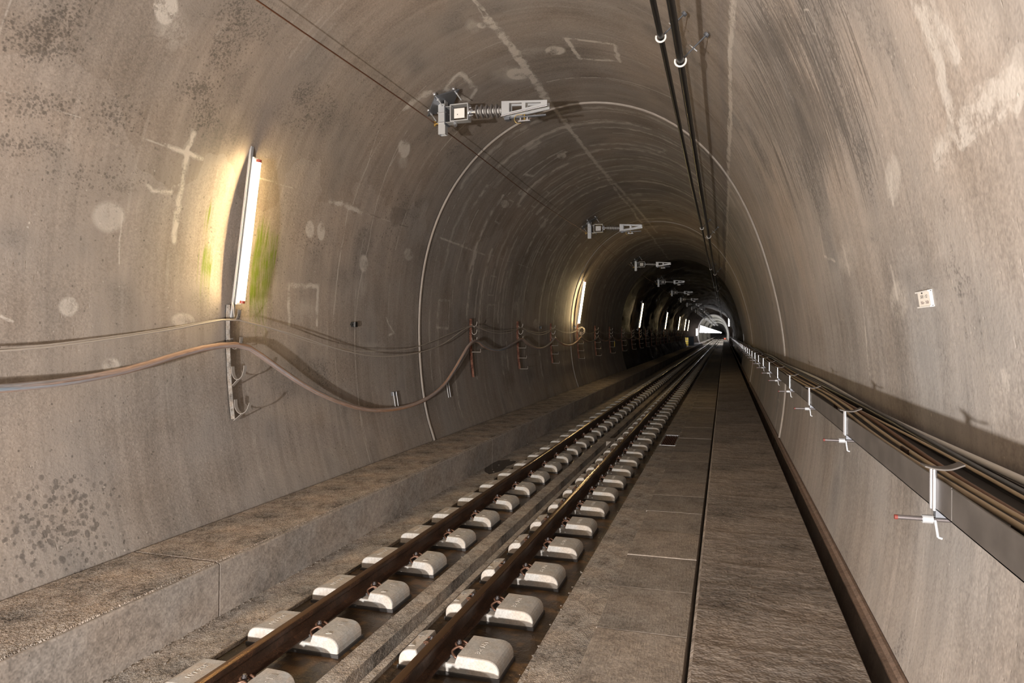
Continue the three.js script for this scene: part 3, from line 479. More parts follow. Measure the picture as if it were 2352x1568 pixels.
// ---------------------------------------------------------------- tube lamps on the kerb-side wall
function makeLamp(name, label, pos, lean, mat, lit, group, power = TUBE_LIGHT) {
  const t = thing(name, label, 'lamp', pos, group); t.rotation.z = lean;    // local x leaves the wall, y runs up the lamp
  part('mounting_rail', merge(box(0.1, 0.104, -0.14, 1.6, 0.012, 0.05), box(0.085, 0.1, -0.14, 1.6, 0.048, 0.052)), MAT.galv, t);
  part('standoff', box(0.0, 0.1, 1.5, 1.53, 0.02, 0.045), MAT.galvDark, t); part('standoff', box(0.0, 0.1, -0.1, -0.07, 0.02, 0.045), MAT.galvDark, t);
  part('batten', rbox(0.115, 0.135, 0.0, 1.5, -0.036, 0.036, 0.006, 2), MAT.white, t);
  part('lamp_tube', cyl([0.172, 0.05, 0], [0.172, 1.45, 0], 0.023, 18), mat, t);
  for (const [a, b] of [[0.02, 0.05], [1.45, 1.48]]) part('end_cap', cyl([0.172, a, 0], [0.172, b, 0], 0.026, 18), MAT.cap, t);
  if (lit) { const l = new THREE.RectAreaLight(TUBE_COLOR, power, 0.06, 1.4); l.position.set(0.206, 0.75, 0); l.rotation.y = -Math.PI / 2; l.name = 'tube_light'; l.castShadow = true; t.add(l); }
  return t;
}
const LEAN = -Math.atan2(0.21, 1.44);
makeLamp('tube_lamp', 'tube lamp glowing beside bright green algae on the wall', [-4.882, 2.5, -6.0], LEAN, MAT.tube, true);
makeLamp('tube_lamp', 'tube lamp above the bracket with coiled wires', [-4.882, 2.5, -23.2], LEAN, MAT.tube, true);
[[40.8, 0], [59, 1], [76, 1], [88, 1], [96, 1]].forEach(([Z], i) => makeLamp('tube_lamp', i ? 'tube lamp on the rough brown rock wall' : 'lone tube lamp on the darkest stretch of rock wall', [-4.882, 2.5, -Z], LEAN, MAT.dimTube, true, i ? 'tube lamps on the rock wall' : undefined, TUBE_LIGHT * 0.25));
for (let Z = 143; Z < 1180; Z += Math.max(6, Z * 0.03)) { const l = makeLamp('tube_lamp', 'tube lamp in the bright row of the far tunnel', [-4.882, 2.3, -Z], LEAN, MAT.farTube, false, 'tube lamps of the far tunnel'); }
for (const Z of [150, 190, 240]) { const l = new THREE.RectAreaLight(0xffffff, 9, 30, 1.4); l.position.set(-4.6, 3, -Z); l.rotation.y = -Math.PI / 2; l.name = 'tube_light'; scene.add(l); }
{ const l = makeLamp('tube_lamp', 'tube lamp on the walkway-side wall of the chamber', [1.45, 3.4, -132], 0, MAT.farTube, true, undefined, 4); l.rotation.y = Math.PI; l.scale.set(4, 1.1, 1.1); l.rotation.z = 0; }

// ---------------------------------------------------------------- floodlights on stands behind the camera
FLOOD.forEach((f, i) => {
  const base = i ? 0.02 : 0.0;
  const t = thing('work_light', i ? 'floodlight on a tripod standing on the cover slabs' : 'floodlight on a tripod standing between the rails', 'lamp', [f.x - f.arm, base, f.z + 0.1]);
  part('pole', cyl([0, 0.3, 0], [0, f.y - base - 0.12, 0], 0.014), MAT.galvDark, t);
  for (let k = 0; k < 3; k++) { const a = k * 2.094 + 0.5; part('leg', cyl([Math.cos(a) * 0.18, 0.0, Math.sin(a) * 0.18], [0, 0.42, 0], 0.01), MAT.galvDark, t); }
  if (f.arm) part('cross_arm', box(0, f.arm, f.y - base - 0.135, f.y - base - 0.11, -0.01, 0.01), MAT.galvDark, t);
  part('lamp_head', rbox(f.arm - 0.13, f.arm + 0.13, f.y - base - 0.11, f.y - base + 0.11, -0.05, 0.03, 0.01), MAT.yellow, t);
  part('lamp_panel', box(f.arm - 0.09, f.arm + 0.09, f.y - base - 0.075, f.y - base + 0.075, -0.054, -0.05), std({ color: 0xffffff, emissive: FLOOD_COLOR, emissiveIntensity: 3 }), t);
  const l = new THREE.RectAreaLight(FLOOD_COLOR, f.power, 0.17, 0.14); l.position.set(f.arm, f.y - base, -0.07); l.name = 'flood_light'; l.castShadow = true; t.add(l);
});

// ---------------------------------------------------------------- cable brackets on the kerb-side wall
const wallX = (y) => { let b = PTS[0]; for (let i = 0; i < 14; i++) if (PTS[i][1] <= y && PTS[i + 1][1] > y) { const k = (y - PTS[i][1]) / (PTS[i + 1][1] - PTS[i][1]); return PTS[i][0] + k * (PTS[i + 1][0] - PTS[i][0]); } return b[0]; };
const BT = 2.48, BB = 1.315;                        // top and foot of every bracket
function bar(parent, mat) {                         // an angle bar following the wall
  const gs = []; const N = 6;
  for (let i = 0; i < N; i++) {
    const ya = BB + (BT - BB) * i / N, yb = BB + (BT - BB) * (i + 1) / N, xa = wallX(ya) + 0.012, xb = wallX(yb) + 0.012;
    for (const [d0, d1, z0, z1] of [[0, 0.055, -0.003, 0.003], [0, 0.006, -0.05, 0.003]]) {
      const g = box(0, 1, 0, 1, z0, z1), p = g.attributes.position;
      for (let k = 0; k < p.count; k++) { const u = p.getX(k), v = p.getY(k); p.setXY(k, (v ? xb : xa) + (u ? d1 : d0), v ? yb : ya); }
      g.computeVertexNormals(); gs.push(g);
    }
  }
  const spots = merge(...gs); return part('bar', worldUV(spots), mat, parent);
}
function stripCurve(pts, w, th) {                   // a flat strip bent along pts (x, y), width w along z
  const c = new THREE.CatmullRomCurve3(pts.map((p) => new THREE.Vector3(p[0], p[1], 0)), false, 'centripetal'), n = 18, sh = new THREE.Shape(), a = [], b = [];
  for (let i = 0; i <= n; i++) { const p = c.getPoint(i / n), t = c.getTangent(i / n); a.push(new THREE.Vector2(p.x - t.y * th / 2, p.y + t.x * th / 2)); b.push(new THREE.Vector2(p.x + t.y * th / 2, p.y - t.x * th / 2)); }
  sh.setFromPoints([...a, ...b.reverse()]); const g = new THREE.ExtrudeGeometry(sh, { depth: w, bevelEnabled: false }); g.translate(0, 0, -w); return g;
}
const hookPts = (x, y, w, h, rise) => [[x, y + h], [x + w * 0.04, y + h * 0.45], [x + w * 0.25, y + h * 0.06], [x + w * 0.5, y], [x + w * 0.78, y + h * 0.2], [x + w * 0.94, y + h * 0.6], [x + w, y + h * rise]];
{
  const b1 = thing('cable_bracket', 'weathered four-hook cable bracket under the lamp beside the algae', 'bracket', [0, 0, -5.95]);
  bar(b1, MAT.brackOld);
  [[2.32, 0.1, 0.1], [2.03, 0.12, 0.11], [1.72, 0.15, 0.13], [1.375, 0.18, 0.14]].forEach(([y, w, h], i) => {
    const x = wallX(y) + 0.065; part('hook', stripCurve(hookPts(x, y, w, h, i === 3 ? 0.8 : 1.1), 0.045, 0.005), i < 2 ? MAT.brackOld : MAT.hook, b1);
    if (i > 1) part('brace', stripCurve([[x - 0.01, y - 0.075], [x + w * 0.2, y - 0.04], [x + w * 0.45, y - 0.003]], 0.045, 0.005), MAT.hook, b1);
  });
  part('wire_tie', tube([[-4.8, 2.42, 0], [-4.78, 2.5, 0.01], [-4.76, 2.44, 0.02], [-4.765, 2.36, 0.0]], 0.006, 16, 6), MAT.wire, b1);
  const mk = (name, label, Z, pegs, group) => {
    const b = thing(name, label, 'bracket', [0, 0, -Z], group); bar(b, MAT.brackRust);
    for (const dy of [0.16, 0.315, 0.465]) { const y = BT - dy, x = wallX(y) + 0.065; part('hook', stripCurve(hookPts(x, y, 0.11, 0.085, 1.15), 0.012, 0.01), MAT.hook, b); }
    for (const dy of pegs) { const y = BT - dy, x = wallX(y) + 0.06; part('peg', merge(box(x - 0.01, x + 0.19, y - 0.008, y + 0.008, -0.008, 0.008), box(x + 0.178, x + 0.19, y, y + 0.065, -0.006, 0.006)), MAT.brackOld, b); }
    return b;
  };
  mk('cable_bracket', 'rusty hook bracket with a single peg where the deep-sagging cable rises', 13.05, [0.665]);
  const proto = mk('cable_bracket', 'rusty bracket with three hooks and three pegs on the cast wall', 16.35, [0.65, 0.895, 1.16], 'hook and peg brackets on the cast wall');
  const spots = [19.75, 23.6, 27.0, 30.6, 34.4, 38.2, 41.8, 45.3, 48.8, 52.3, 55.8, 59.3, 62.8, 66.3, 69.8, 73.3, 76.8, 80.3, 83.8, 87.3, 90.8, 94.3];
  spots.forEach((Z, i) => {
    const far = Z > 34.5; const c = copy(proto, [0, 0, -Z]);
    if (i === 1) { c.userData.label = 'rusty hook bracket holding coiled wires under a tube lamp'; delete c.userData.group; }
    if (i === 3) { c.userData.label = 'rusty hook bracket with a yellow clip between its pegs'; delete c.userData.group; part('yellow_clip', box(-4.63, -4.61, 1.6, 1.83, -0.01, 0.01), MAT.yellow, c); }
    if (far) { c.userData.label = 'hook and peg bracket standing off the dark rock wall'; c.userData.group = 'hook and peg brackets on the rock wall'; }
  });
  // coil of spare wire on the third hooks' neighbour
  const coil = thing('wire_coil', 'loose coil of thin wire hung on a rusty bracket', 'wire', [-4.7, 2.3, -23.55]);
  for (let k = 0; k < 5; k++) { const g = new THREE.TorusGeometry(rr(0.08, 0.14), 0.006, 6, 20); g.rotateY(rr(-0.6, 0.6)); g.rotateX(rr(-0.4, 0.4)); g.translate(rr(-0.02, 0.02), rr(-0.06, 0.0), rr(-0.03, 0.03)); part('loop', g, MAT.wire, coil); }
  // cables on the hooks
  const P = (X, arr) => arr.map(([Z, y]) => [X, y, -Z]);
  const main = [[0.5, 1.95], [2, 1.84], [3.49, 1.814], [3.98, 1.825], [4.57, 1.885], [5.05, 1.977], [5.48, 2.05], [5.92, 2.072], [6.14, 2.03], [6.4, 1.91], [6.7, 1.765], [7.06, 1.6], [7.62, 1.39], [8.27, 1.205], [8.88, 1.098], [9.72, 1.049], [10.54, 1.095], [11.28, 1.25], [11.79, 1.478], [12.24, 1.741], [12.64, 1.963], [13.05, 2.04], [13.5, 1.92], [14.5, 1.82], [15.6, 1.95], [16.3, 2.05]];
  const hooks = [16.35, ...spots];
  for (let i = 0; i < hooks.length - 1; i++) { const a = hooks[i], b = hooks[i + 1], sag = i === 0 ? 0.27 : i === 1 ? 0.25 : rr(0.14, 0.24); for (const k of [0.12, 0.32, 0.5, 0.68, 0.88, 1]) main.push([a + (b - a) * k, 2.05 - sag * 4 * k * (1 - k)]); }
  tag(part('thick_cable', new THREE.TubeGeometry(new THREE.CatmullRomCurve3(P(-4.72, main).map((p) => new THREE.Vector3(...p)), false, 'centripetal'), 420, 0.031, 10), MAT.cableRed, scene), 'thick dusty reddish cable slung from bracket to bracket', 'cable');
  const thin = (X, head, y, sagMin, sagMax, r, label) => {
    const pts = [...head]; const hs = [13.05, 16.35, ...spots];
    for (let i = 0; i < hs.length - 1; i++) { const a = hs[i], b = hs[i + 1], sag = rr(sagMin, sagMax); for (const k of [0.15, 0.5, 0.85, 1]) pts.push([a + (b - a) * k, y - sag * 4 * k * (1 - k)]); }
    const o = tag(part('thin_cable', new THREE.TubeGeometry(new THREE.CatmullRomCurve3(P(X, pts).map((p) => new THREE.Vector3(...p)), false, 'centripetal'), 360, r, 6), MAT.wire, scene), label, 'cable'); o.name = numbered('thin_cable');
  };
  thin(-4.74, [[0.5, 2.1], [2, 2.06], [3.51, 2.069], [3.89, 2.088], [4.38, 2.138], [5.07, 2.221], [5.9, 2.33], [6.12, 2.303], [6.59, 2.235], [7.09, 2.149], [7.86, 1.995], [8.79, 1.872], [10.08, 1.86], [11.33, 1.992], [12.5, 2.28], [13.05, 2.335]], 2.335, 0.13, 0.2, 0.009, 'thin pale cable sagging lowest between the lamp bracket and the next');
  thin(-4.76, [[0.5, 2.115], [2, 2.075], [3.51, 2.08], [4.38, 2.152], [5.07, 2.234], [5.9, 2.338], [6.14, 2.315], [6.62, 2.229], [7.3, 2.085], [8.11, 1.973], [8.83, 1.938], [10.12, 1.948], [11.58, 2.151], [12.6, 2.31], [13.05, 2.345]], 2.34, 0.1, 0.16, 0.006, 'thinner cable running just above the lowest pale cable');
}
// two U-shaped anchor stubs and small boxes on the wall
[[9.61, 'U-shaped steel stub on the wall above the lowest sag of the cable'], [11.72, 'U-shaped steel stub on the wall where the cable climbs']].forEach(([Z, label]) => {
  const t = thing('anchor_stub', label, 'bracket', [0, 0, -Z]); const y0 = 1.03, y1 = 1.3;
  for (const dz of [-0.05, 0.05]) part('prong', cyl([wallX(y0) + 0.03, y0, dz], [wallX(y1) + 0.03, y1, dz], 0.008, 6), MAT.galv, t);
  part('plate', box(wallX(1.27) - 0.01, wallX(1.27) + 0.028, 1.24, 1.3, -0.055, 0.055), MAT.galvDark, t);
});
for (const [Z, y, label] of [[8.52, 2.31, 'small black junction box on the wall above the sagging cables'], [18.65, 2.35, 'small black clip on the dark wall between two rusty brackets']]) {
  const t = thing('junction_box', label, 'box', [wallX(y), y, -Z]);
  part('box_body', rbox(0, 0.045, -0.035, 0.035, -0.055, 0.055, 0.006), MAT.black, t); part('gland', cyl([0.022, 0, 0.055], [0.022, 0, 0.085], 0.016), MAT.black, t); part('lid_edge', box(0.045, 0.049, -0.036, 0.036, 0.02, 0.03), MAT.galv, t);
}

// ---------------------------------------------------------------- overhead conductor supports
function makeSupport(label, Z, group) {
  const t = thing('overhead_support', label, 'support arm', [-3.556, 5.09, -Z], group), hz = 0.045; t.scale.setScalar(1.076);
  // hollow square post
  part('post', merge(box(-0.047, 0.043, -0.27, 0.1, hz - 0.006, hz), box(-0.047, 0.043, -0.27, 0.1, -hz, -hz + 0.006), box(-0.047, -0.041, -0.27, 0.09, -hz, hz), box(0.037, 0.043, -0.27, 0.14, -hz, hz)), MAT.galv, t);
  // base plate parallel to the vault with four anchor rods
  const a = 0.6, ux = Math.cos(a), uy = Math.sin(a), nx = -uy, ny = ux;      // along the vault, and towards it
  const pl = new THREE.BoxGeometry(0.36, 0.014, 0.36); pl.rotateY(Math.PI / 4); pl.rotateZ(a); pl.translate(0, 0.125, 0); part('base_plate', pl, MAT.galvDark, t);
  for (const [su, sz] of [[0, 0.2], [0, -0.2], [-0.2, 0], [0.2, 0]]) {
    const px = ux * su, py = 0.125 + uy * su, rod = part('anchor_rod', cyl([px - nx * 0.13, py - ny * 0.13, sz], [px + nx * 0.07, py + ny * 0.07, sz], 0.008, 8), MAT.galv, t);
    part('nut', merge(cyl([px - nx * 0.03, py - ny * 0.03, sz], [px - nx * 0.008, py - ny * 0.008, sz], 0.018, 6), cyl([px + nx * 0.008, py + ny * 0.008, sz], [px + nx * 0.03, py + ny * 0.03, sz], 0.018, 6), new THREE.SphereGeometry(0.026, 10, 8).translate(px + nx * 0.05, py + ny * 0.05, sz)), MAT.chrome, rod);
  }
  for (const y of [-0.012, -0.128]) part('u_bolt', merge(box(-0.052, 0.06, y - 0.006, y + 0.006, hz, hz + 0.01), box(-0.056, -0.047, y - 0.006, y + 0.006, -hz, hz + 0.01), box(-0.052, 0.06, y - 0.006, y + 0.006, -hz - 0.01, -hz)), MAT.chrome, t);
  part('clamp_plate', box(0.044, 0.056, -0.16, 0.06, -0.075, 0.075), MAT.galvDark, t);
  part('clamp_ear', box(0.056, 0.13, 0.05, 0.056, -0.06, 0.06), MAT.galv, t); part('clamp_ear', box(0.056, 0.17, -0.14, -0.134, -0.06, 0.06), MAT.galv, t);
  // open box frame
  part('box_frame', merge(rbox(0.11, 0.345, 0.066, 0.078, -0.06, 0.06, 0.004), rbox(0.333, 0.345, -0.125, 0.078, -0.06, 0.06, 0.004), rbox(0.11, 0.345, -0.13, -0.118, -0.06, 0.06, 0.004), rbox(0.11, 0.122, -0.13, 0.07, -0.06, 0.06, 0.004)), MAT.galv, t);
  const fp = part('face_plate', rbox(0.155, 0.29, -0.09, 0.03, 0.02, 0.032, 0.004), MAT.white, t); part('pin_hole', cyl([0.2, -0.045, 0.03], [0.2, -0.045, 0.034], 0.006, 8), MAT.black, fp);
  part('pivot', cyl([0.155, -0.135, 0], [0.17, -0.175, 0.02], 0.022, 6), MAT.chrome, t);
  part('flange', merge(cyl([0.345, -0.02, 0], [0.357, -0.021, 0], 0.066, 16), ...[0, 1, 2, 3, 4].map((k) => { const q = k * 1.256 + 0.4, y = -0.02 + Math.cos(q) * 0.05, z = Math.sin(q) * 0.05; return cyl([0.335, y, z], [0.375, y, z], 0.008, 6); })), MAT.chrome, t);
  part('metal_rod', cyl([0.357, -0.021, 0], [0.43, -0.024, 0], 0.022, 14), MAT.chrome, t);
  const ins = part('insulator', cyl([0.43, -0.024, 0], [0.745, -0.043, 0], 0.03, 16), MAT.core, t);
  for (let k = 0; k < 10; k++) { const x = 0.447 + k * 0.0315, y = -0.024 - k * 0.0019, r = k % 2 ? 0.058 : 0.082; part('shed', merge(cyl([x, y, 0], [x + 0.006, y, 0], r, 22, r * 0.8), cyl([x - 0.003, y, 0], [x, y, 0], r, 22)), MAT.insulator, ins); }
  part('metal_rod', cyl([0.745, -0.043, 0], [0.785, -0.045, 0], 0.022, 14), MAT.chrome, t);
  // tapering end frame with two windows
  const sh = new THREE.Shape([[0.77, 0.05], [1.325, 0.012], [1.325, -0.06], [0.77, -0.128]].map((p) => new THREE.Vector2(...p)));
  for (const h of [[[0.865, 0.02], [1.02, 0.01], [1.02, -0.065], [0.865, -0.085]], [[1.065, 0.005], [1.25, -0.008], [1.25, -0.022], [1.065, -0.055]]]) sh.holes.push(new THREE.Path(h.map((p) => new THREE.Vector2(...p))));
  const ef = new THREE.ExtrudeGeometry(sh, { depth: 0.012, bevelEnabled: true, bevelThickness: 0.002, bevelSize: 0.002, bevelSegments: 1 }); const ef2 = ef.clone(); ef.translate(0, 0, 0.05); ef2.translate(0, 0, -0.062);
  part('end_frame', merge(ef, ef2, box(0.77, 0.79, -0.125, 0.048, -0.06, 0.06)), MAT.galv, t);
  part('guide_bar', merge(cyl([0.765, -0.128, 0.07], [1.33, -0.055, 0.07], 0.009, 8), cyl([0.765, -0.128, -0.07], [1.33, -0.055, -0.07], 0.006, 8)), MAT.chrome, t);
  part('lower_rail', merge(box(0.8, 1.3, -0.15, -0.135, -0.02, 0.02).rotateZ(0), box(0.8, 0.86, -0.165, -0.13, -0.04, 0.04)), MAT.galvDark, t);
  const cl = part('wire_clamp', merge(box(0.965, 1.11, -0.2, -0.186, -0.03, 0.03), box(0.985, 1.0, -0.19, -0.155, -0.03, 0.03), box(1.07, 1.085, -0.19, -0.155, -0.03, 0.03)).rotateZ(0.0), MAT.chrome, t);
  part('brass_stud', cyl([1.035, -0.2, 0.0], [1.035, -0.11, 0.0], 0.012, 10), MAT.brass, cl);
  part('bond_wire', tube([[1.02, -0.12, 0.03], [0.95, -0.13, 0.05], [0.925, -0.175, 0.05], [0.95, -0.215, 0.04], [1.0, -0.215, 0.02]], 0.004, 20, 6), MAT.brass, cl);
  part('wire_holder', merge(cyl([-0.1, -0.13, 0.02], [-0.047, -0.13, 0.02], 0.012, 8), cyl([-0.1, -0.16, 0.02], [-0.1, -0.1, 0.02], 0.015, 8)), MAT.brass, t);
  return t;
}
const sup = makeSupport('overhead support arm below the rectangular grout outline on the vault', 8.55);
for (let k = 1; k < 9; k++) copy(sup, [-3.556, 5.09, -(8.55 + 10.45 * k)], k < 3 ? 'overhead support arm with finned insulator beneath plain vault' : 'overhead support arm against the dark rock vault', k < 3 ? 'support arms under the cast vault' : 'support arms under the rock vault');
for (let k = 0; k < 9; k++) {                       // closely set, long-posted arms in the chamber, then the far tunnel
  const Z = 100 + k * 5.2, c = copy(sup, [-3.556, 5.09, -Z], 'overhead support arm on a long post in the chamber', 'support arms in the chamber');
  part('long_post', box(-0.047, 0.043, 0.15, 2.2, -0.045, 0.045), MAT.galv, c);
}
for (let k = 0; k < 14; k++) copy(sup, [-3.556, 5.09, -(150 + k * 9.6)], 'overhead support arm in the far tunnel', 'support arms in the far tunnel');

// earth wire along the supports
{
  const pts = [[-3.665, 4.955, 3]]; for (let k = 0; k < 16; k++) { const Z = 8.55 + 10.45 * k; pts.push([-3.67, 4.9, -(Z - 5.2)], [-3.655, 4.952, -Z]); }
  tag(part('earth_wire', new THREE.TubeGeometry(new THREE.CatmullRomCurve3(pts.map((p) => new THREE.Vector3(...p)), false, 'centripetal'), 240, 0.007, 6), MAT.copper, scene), 'single copper wire strung past the overhead supports', 'wire');
}
// ---------------------------------------------------------------- two black cables under the vault, with ring hangers
{
  const hang = [6.1, 17.3, 28.4, 39.5, 50.6, 61.7, 72.8, 83.9];
  [[-0.525, 4.70, 0.024, 'black power cable nearer the track hung under the vault'], [-0.365, 4.50, 0.03, 'thicker black power cable nearer the pale wall hung under the vault']].forEach(([X, y, r, label], i) => {
    const pts = [[X, y, 4]]; let prev = -5; for (const Z of [...hang, 95, 106, 117, 128, 139, 160, 200]) { pts.push([X, y - 0.045, -(prev + Z) / 2], [X, y, -Z]); prev = Z; }
    const o = tag(part('power_cable', new THREE.TubeGeometry(new THREE.CatmullRomCurve3(pts.map((p) => new THREE.Vector3(...p)), false, 'centripetal'), 260, r, 10), MAT.black, scene), label, 'cable'); o.name = numbered('power_cable');
    let proto = null;
    hang.forEach((Z, k) => {
      const pos = [X, y, -(Z + (i ? 0.0 : -0.05))];
      if (proto) { copy(proto, pos); return; }
      const t = proto = thing('cable_hanger', i ? 'pale ring hanger gripping the thicker black cable' : 'pale ring hanger gripping the black cable nearer the track', 'hanger', pos, i ? 'hangers of the thicker cable' : 'hangers of the cable nearer the track');
      const ring = new THREE.TorusGeometry(r + 0.016, 0.009, 8, 22, Math.PI * 1.25); ring.rotateZ(-Math.PI * 1.12); part('ring', ring, MAT.white, t);
      const nx = 0.7, ny = 0.714, d = i ? 0.3 : 0.27; part('rod', cyl([nx * (r + 0.012), ny * (r + 0.012), -0.01], [nx * d, ny * d, -0.05], 0.007, 6), MAT.galvDark, t); part('foot', cyl([nx * (d - 0.01), ny * (d - 0.01), -0.05], [nx * (d + 0.012), ny * (d + 0.012), -0.05], 0.025, 8), MAT.galvDark, t);
      part('eye', cyl([nx * d * 0.5 - 0.03, ny * d * 0.5 + 0.03, -0.03], [nx * d * 0.5 + 0.03, ny * d * 0.5 - 0.03, -0.03], 0.006, 6), MAT.galv, t);
    });
  });
}
// ---------------------------------------------------------------- cable tray along the pale wall
{
  const y0 = 1.712, y1 = 1.797, X0 = 0.55, X1 = 0.80;
  const tray = thing('cable_tray', 'brown-grey steel cable tray along the pale wall', 'cable tray');
  const J = [0.3, 2.0, 5.55, 8.6, 11.6, 14.6, 17.6, 20.6, 23.6, 26.6, 29.6, 33, 97];
  for (let i = 0; i < J.length - 1; i++) part('tray_section', worldUV(merge(box(X0, X0 + 0.003, y0, y1, -J[i + 1] + 0.004, -J[i] - 0.004), box(X0, X1, y0, y0 + 0.003, -J[i + 1] + 0.004, -J[i] - 0.004), box(X1 - 0.003, X1, y0, y0 + 0.05, -J[i + 1] + 0.004, -J[i] - 0.004), cyl([X0 + 0.0015, y1, -J[i] - 0.004], [X0 + 0.0015, y1, -J[i + 1] + 0.004], 0.003, 6))), MAT.traySteel, tray);
  const spots = []; for (let k = 0; k < 40; k++) spots.push(2.15 + k * 1.455);
  let proto = null;
  spots.forEach((Z) => {
    const pos = [X0, y0, -Z]; if (proto) return copy(proto, pos);
    const t = proto = thing('tray_bracket', 'bright steel strap with a threaded stud on the cable tray', 'bracket', pos, 'straps along the cable tray');
    part('strap', merge(cyl([-0.004, -0.002, 0.015], [-0.004, 0.112, 0.015], 0.006, 10), cyl([-0.004, -0.002, -0.013], [-0.004, 0.112, -0.013], 0.006, 10)), MAT.chrome, t);
    const lip = stripCurve([[-0.03, 0.118], [-0.005, 0.112], [0.03, 0.112], [0.065, 0.126]], 0.05, 0.004); lip.translate(0, 0, 0.028); part('strap_web', box(-0.003, 0.003, 0.0, 0.088, -0.016, 0.016), MAT.galvDark, t); part('top_lip', lip, MAT.traySteel, t);
    part('arm', box(0.0, 0.29, -0.022, -0.003, -0.012, 0.012), MAT.galvDark, t);
    const st = part('stud', cyl([-0.095, -0.03, 0], [0.06, -0.03, 0], 0.0065, 8), MAT.bolt, t); part('red_tip', cyl([-0.098, -0.03, 0], [-0.09, -0.03, 0], 0.0068, 8), MAT.red, st); part('nut', cyl([-0.03, -0.03, 0], [-0.004, -0.03, 0], 0.012, 6), MAT.galv, st);
    part('wing', merge(cyl([0.0, -0.03, 0.008], [0.006, -0.075, 0.012], 0.004, 6), cyl([0.006, -0.075, 0.012], [0.016, -0.078, 0.012], 0.004, 6)), MAT.galv, t);
  });
  // what lies in the tray
  const run = (name, label, x, y, r, mat, Za, Zb, wx, wy, ph) => {
    const pts = []; for (let Z = Za; Z <= Zb; Z += Z < 12 ? 0.35 : 1.5) pts.push([x + Math.sin(Z * 1.7 + ph) * wx + (vn(Z * 0.9, ph * 7) - 0.5) * wx, y + Math.max(-0.02, Math.cos(Z * 1.1 + ph) * wy), -Z]);
    const o = tag(part(name, new THREE.TubeGeometry(new THREE.CatmullRomCurve3(pts.map((p) => new THREE.Vector3(...p)), false, 'centripetal'), Math.min(260, pts.length * 4), r, 7), mat, scene), label, 'cable'); o.name = numbered(name);
  };
  run('tray_cable', 'beige cable lying in the tray nearest its front lip', 0.59, 1.79, 0.0075, MAT.beige, 0.4, 96, 0.012, 0.01, 0);
  run('tray_cable', 'second beige cable twisting beside the first in the tray', 0.622, 1.794, 0.0065, MAT.beige, 0.4, 96, 0.012, 0.01, 0.5);
  run('tray_cable', 'brown cable in the middle of the tray', 0.655, 1.783, 0.0085, MAT.brown, 0.4, 96, 0.01, 0.008, 1.0);
  run('tray_cable', 'thin tan cable beside the black sleeve in the tray', 0.685, 1.788, 0.005, MAT.beige, 0.4, 96, 0.008, 0.006, 4);
  run('tray_cable', 'grey cable at the bottom of the tray', 0.6, 1.73, 0.01, MAT.grey, 0.4, 60, 0.02, 0.004, 3);
  run('cable_sleeve', 'black split sleeve around cables at the back of the tray', 0.72, 1.79, 0.017, MAT.black, 1.95, 96, 0.006, 0.004, 1);
  run('tray_cable', 'pale cable against the wall at the back of the tray', 0.765, 1.79, 0.012, MAT.pale, 0.4, 60, 0.006, 0.012, 5);
  // rusty clip plates in the tray
  [1.72, 2.72, 4.3].forEach((Z, k) => { const t = thing('rusty_plate', ['rusty plate in the tray nearest its open end', 'rusty plate in the tray between the first straps', 'rusty plate in the tray beyond the sign'][k], 'plate', [0.6, 1.72, -Z]); part('plate_web', box(0, 0.006, 0, 0.07, -0.05, 0.05), MAT.rust, t); part('plate_foot', box(0, 0.06, 0.0, 0.006, -0.05, 0.05), MAT.rust, t); });
}
// ---------------------------------------------------------------- small things
{
  // plastic number plate on the pale wall
  const cv = document.createElement('canvas'); cv.width = 256; cv.height = 160; const c = cv.getContext('2d');
  c.fillStyle = '#ece6dc'; c.fillRect(0, 0, 256, 160); c.fillStyle = '#4a4340'; c.font = 'italic bold 44px sans-serif'; c.textAlign = 'center'; c.fillText('S0E - 12', 128, 68); c.fillStyle = '#6b4f4c'; c.fillText('16a - 16b', 128, 130);
  const tx = new THREE.CanvasTexture(cv); tx.colorSpace = THREE.SRGBColorSpace;
  const q = prof(12.206), t = thing('number_plate', 'small white plate with two lines of lettering on the pale wall', 'sign', [q.x, q.y, -3.19]);
  t.rotation.z = Math.atan2(q.ny, q.nx) - Math.PI;  // local -x leaves the wall
  const face = new THREE.PlaneGeometry(0.165, 0.062); face.rotateY(-Math.PI / 2); face.translate(-0.0125, 0, 0);
  part('plate', rbox(-0.012, 0, -0.034, 0.034, -0.086, 0.086, 0.003), MAT.white, t); part('lettering', face, std({ map: tx, roughness: 0.6 }), t);
  for (const y of [-0.031, 0.031]) part('clip_edge', box(-0.016, 0, y - 0.003, y + 0.003, -0.105, 0.086), MAT.white, t);
  part('screw', cyl([-0.016, 0.026, -0.01], [-0.012, 0.026, -0.01], 0.004, 8), MAT.black, t);
}
{
  const t = thing('drain_grate', 'rusty barred drain grate beside the cover slabs', 'grate', [-1.06, 0, -14.58]);
  part('rim', merge(box(-0.153, 0.153, -0.03, 0.006, 0.69, 0.715), box(-0.153, 0.153, -0.03, 0.006, -0.715, -0.69), box(-0.153, -0.135, -0.03, 0.006, -0.7, 0.7), box(0.135, 0.153, -0.03, 0.006, -0.7, 0.7)), MAT.galv, t);
  for (let k = 0; k < 8; k++) part('grate_bar', box(-0.122 + k * 0.0335, -0.106 + k * 0.0335, -0.03, 0.003, -0.69, 0.69), MAT.brackRust, t);
}
{
  const t = thing('riser_pipe', 'thin grey riser pipe on the pale wall at its far end', 'pipe', [0.82, 1.8, -32.5]); part('pipe', cyl([0, -0.05, 0], [-0.01, 0.75, 0], 0.03, 8), MAT.galv, t); part('clip', box(-0.04, 0.04, 0.3, 0.34, -0.03, 0.03), MAT.galvDark, t);
}
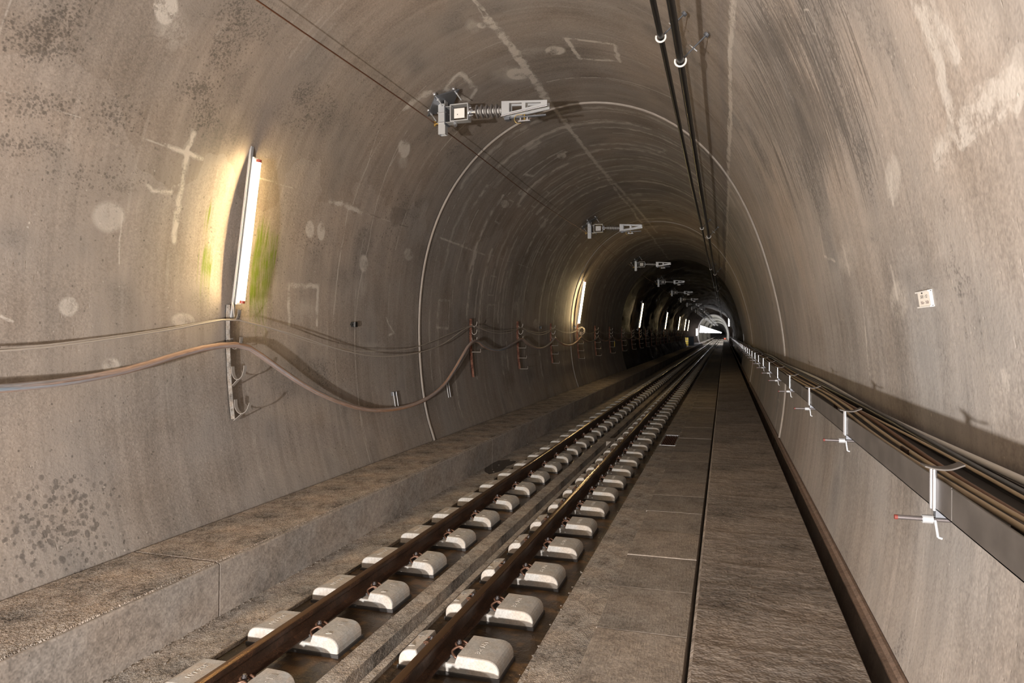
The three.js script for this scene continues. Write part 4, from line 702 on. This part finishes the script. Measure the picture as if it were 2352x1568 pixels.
// the far chamber: striped barrier, cabinet, standing lamps, red tail marker
{
  const b = thing('striped_barrier', 'yellow and black striped barrier at the mouth of the chamber', 'barrier', [-5.2, 0.35, -101]); b.scale.setScalar(0.8);
  for (let k = 0; k < 5; k++) part('stripe', rbox(-0.45, 0.45, 0.15 + k * 0.3, 0.32 + k * 0.3, -0.06, 0.06, 0.02), MAT.yellow, b); for (let k = 0; k < 4; k++) part('stripe', rbox(-0.44, 0.44, 0.32 + k * 0.3, 0.45 + k * 0.3, -0.05, 0.05, 0.02), MAT.black, b); part('foot', box(-0.5, 0.5, 0, 0.15, -0.2, 0.2), MAT.black, b);
  const c = thing('cabinet', 'tall blue-grey cabinet in the chamber', 'cabinet', [-4.9, 0.35, -108]); part('cabinet_body', rbox(-0.5, 0.5, 0, 1.35, -0.3, 0.3, 0.02), MAT.blue, c); part('cabinet_door', box(-0.46, 0.46, 0.06, 1.3, 0.3, 0.32), MAT.blue, c);
  for (const [x, Z, h, label] of [[-5.45, 99.5, 2.0, 'standing tube lamp beside the striped barrier'], [-5.15, 137.6, 2.6, 'standing tube lamp beside the far portal']]) {
    const s = thing('standing_lamp', label, 'lamp', [x, 0.35, -Z]); part('lamp_foot', cyl([0, 0, 0], [0, 0.05, 0], 0.25, 12), MAT.galvDark, s); part('pole', cyl([0, 0.05, 0], [0, h, 0], 0.03), MAT.galvDark, s); part('lamp_tube', cyl([0.08, h - 1.2, 0.05], [0.08, h + 0.1, 0.05], 0.1, 12), MAT.farTube, s);
    const l = new THREE.RectAreaLight(0xffffff, 5, 0.2, 1.3); l.position.set(0.08, h - 0.5, 0.18); l.rotation.y = Math.PI; l.name = 'tube_light'; s.add(l);
  }
  const r = thing('tail_light', 'tiny red light at the end of the walkway', 'light', [0.1, 0.7, -170]); part('light_body', box(-0.3, 0.3, 0, 0.35, -0.1, 0.1), MAT.red, r); part('light_lens', cyl([0, 0.2, 0.1], [0, 0.2, 0.14], 0.14, 12), std({ color: rgb(0.6, 0.05, 0.03), emissive: rgb(1, 0.15, 0.08), emissiveIntensity: 2 }), r);
}
for (const o of scene.children) o.traverse?.((m) => { if (m.isMesh) { m.castShadow = true; m.receiveShadow = true; } });
renderer.render(scene, camera);
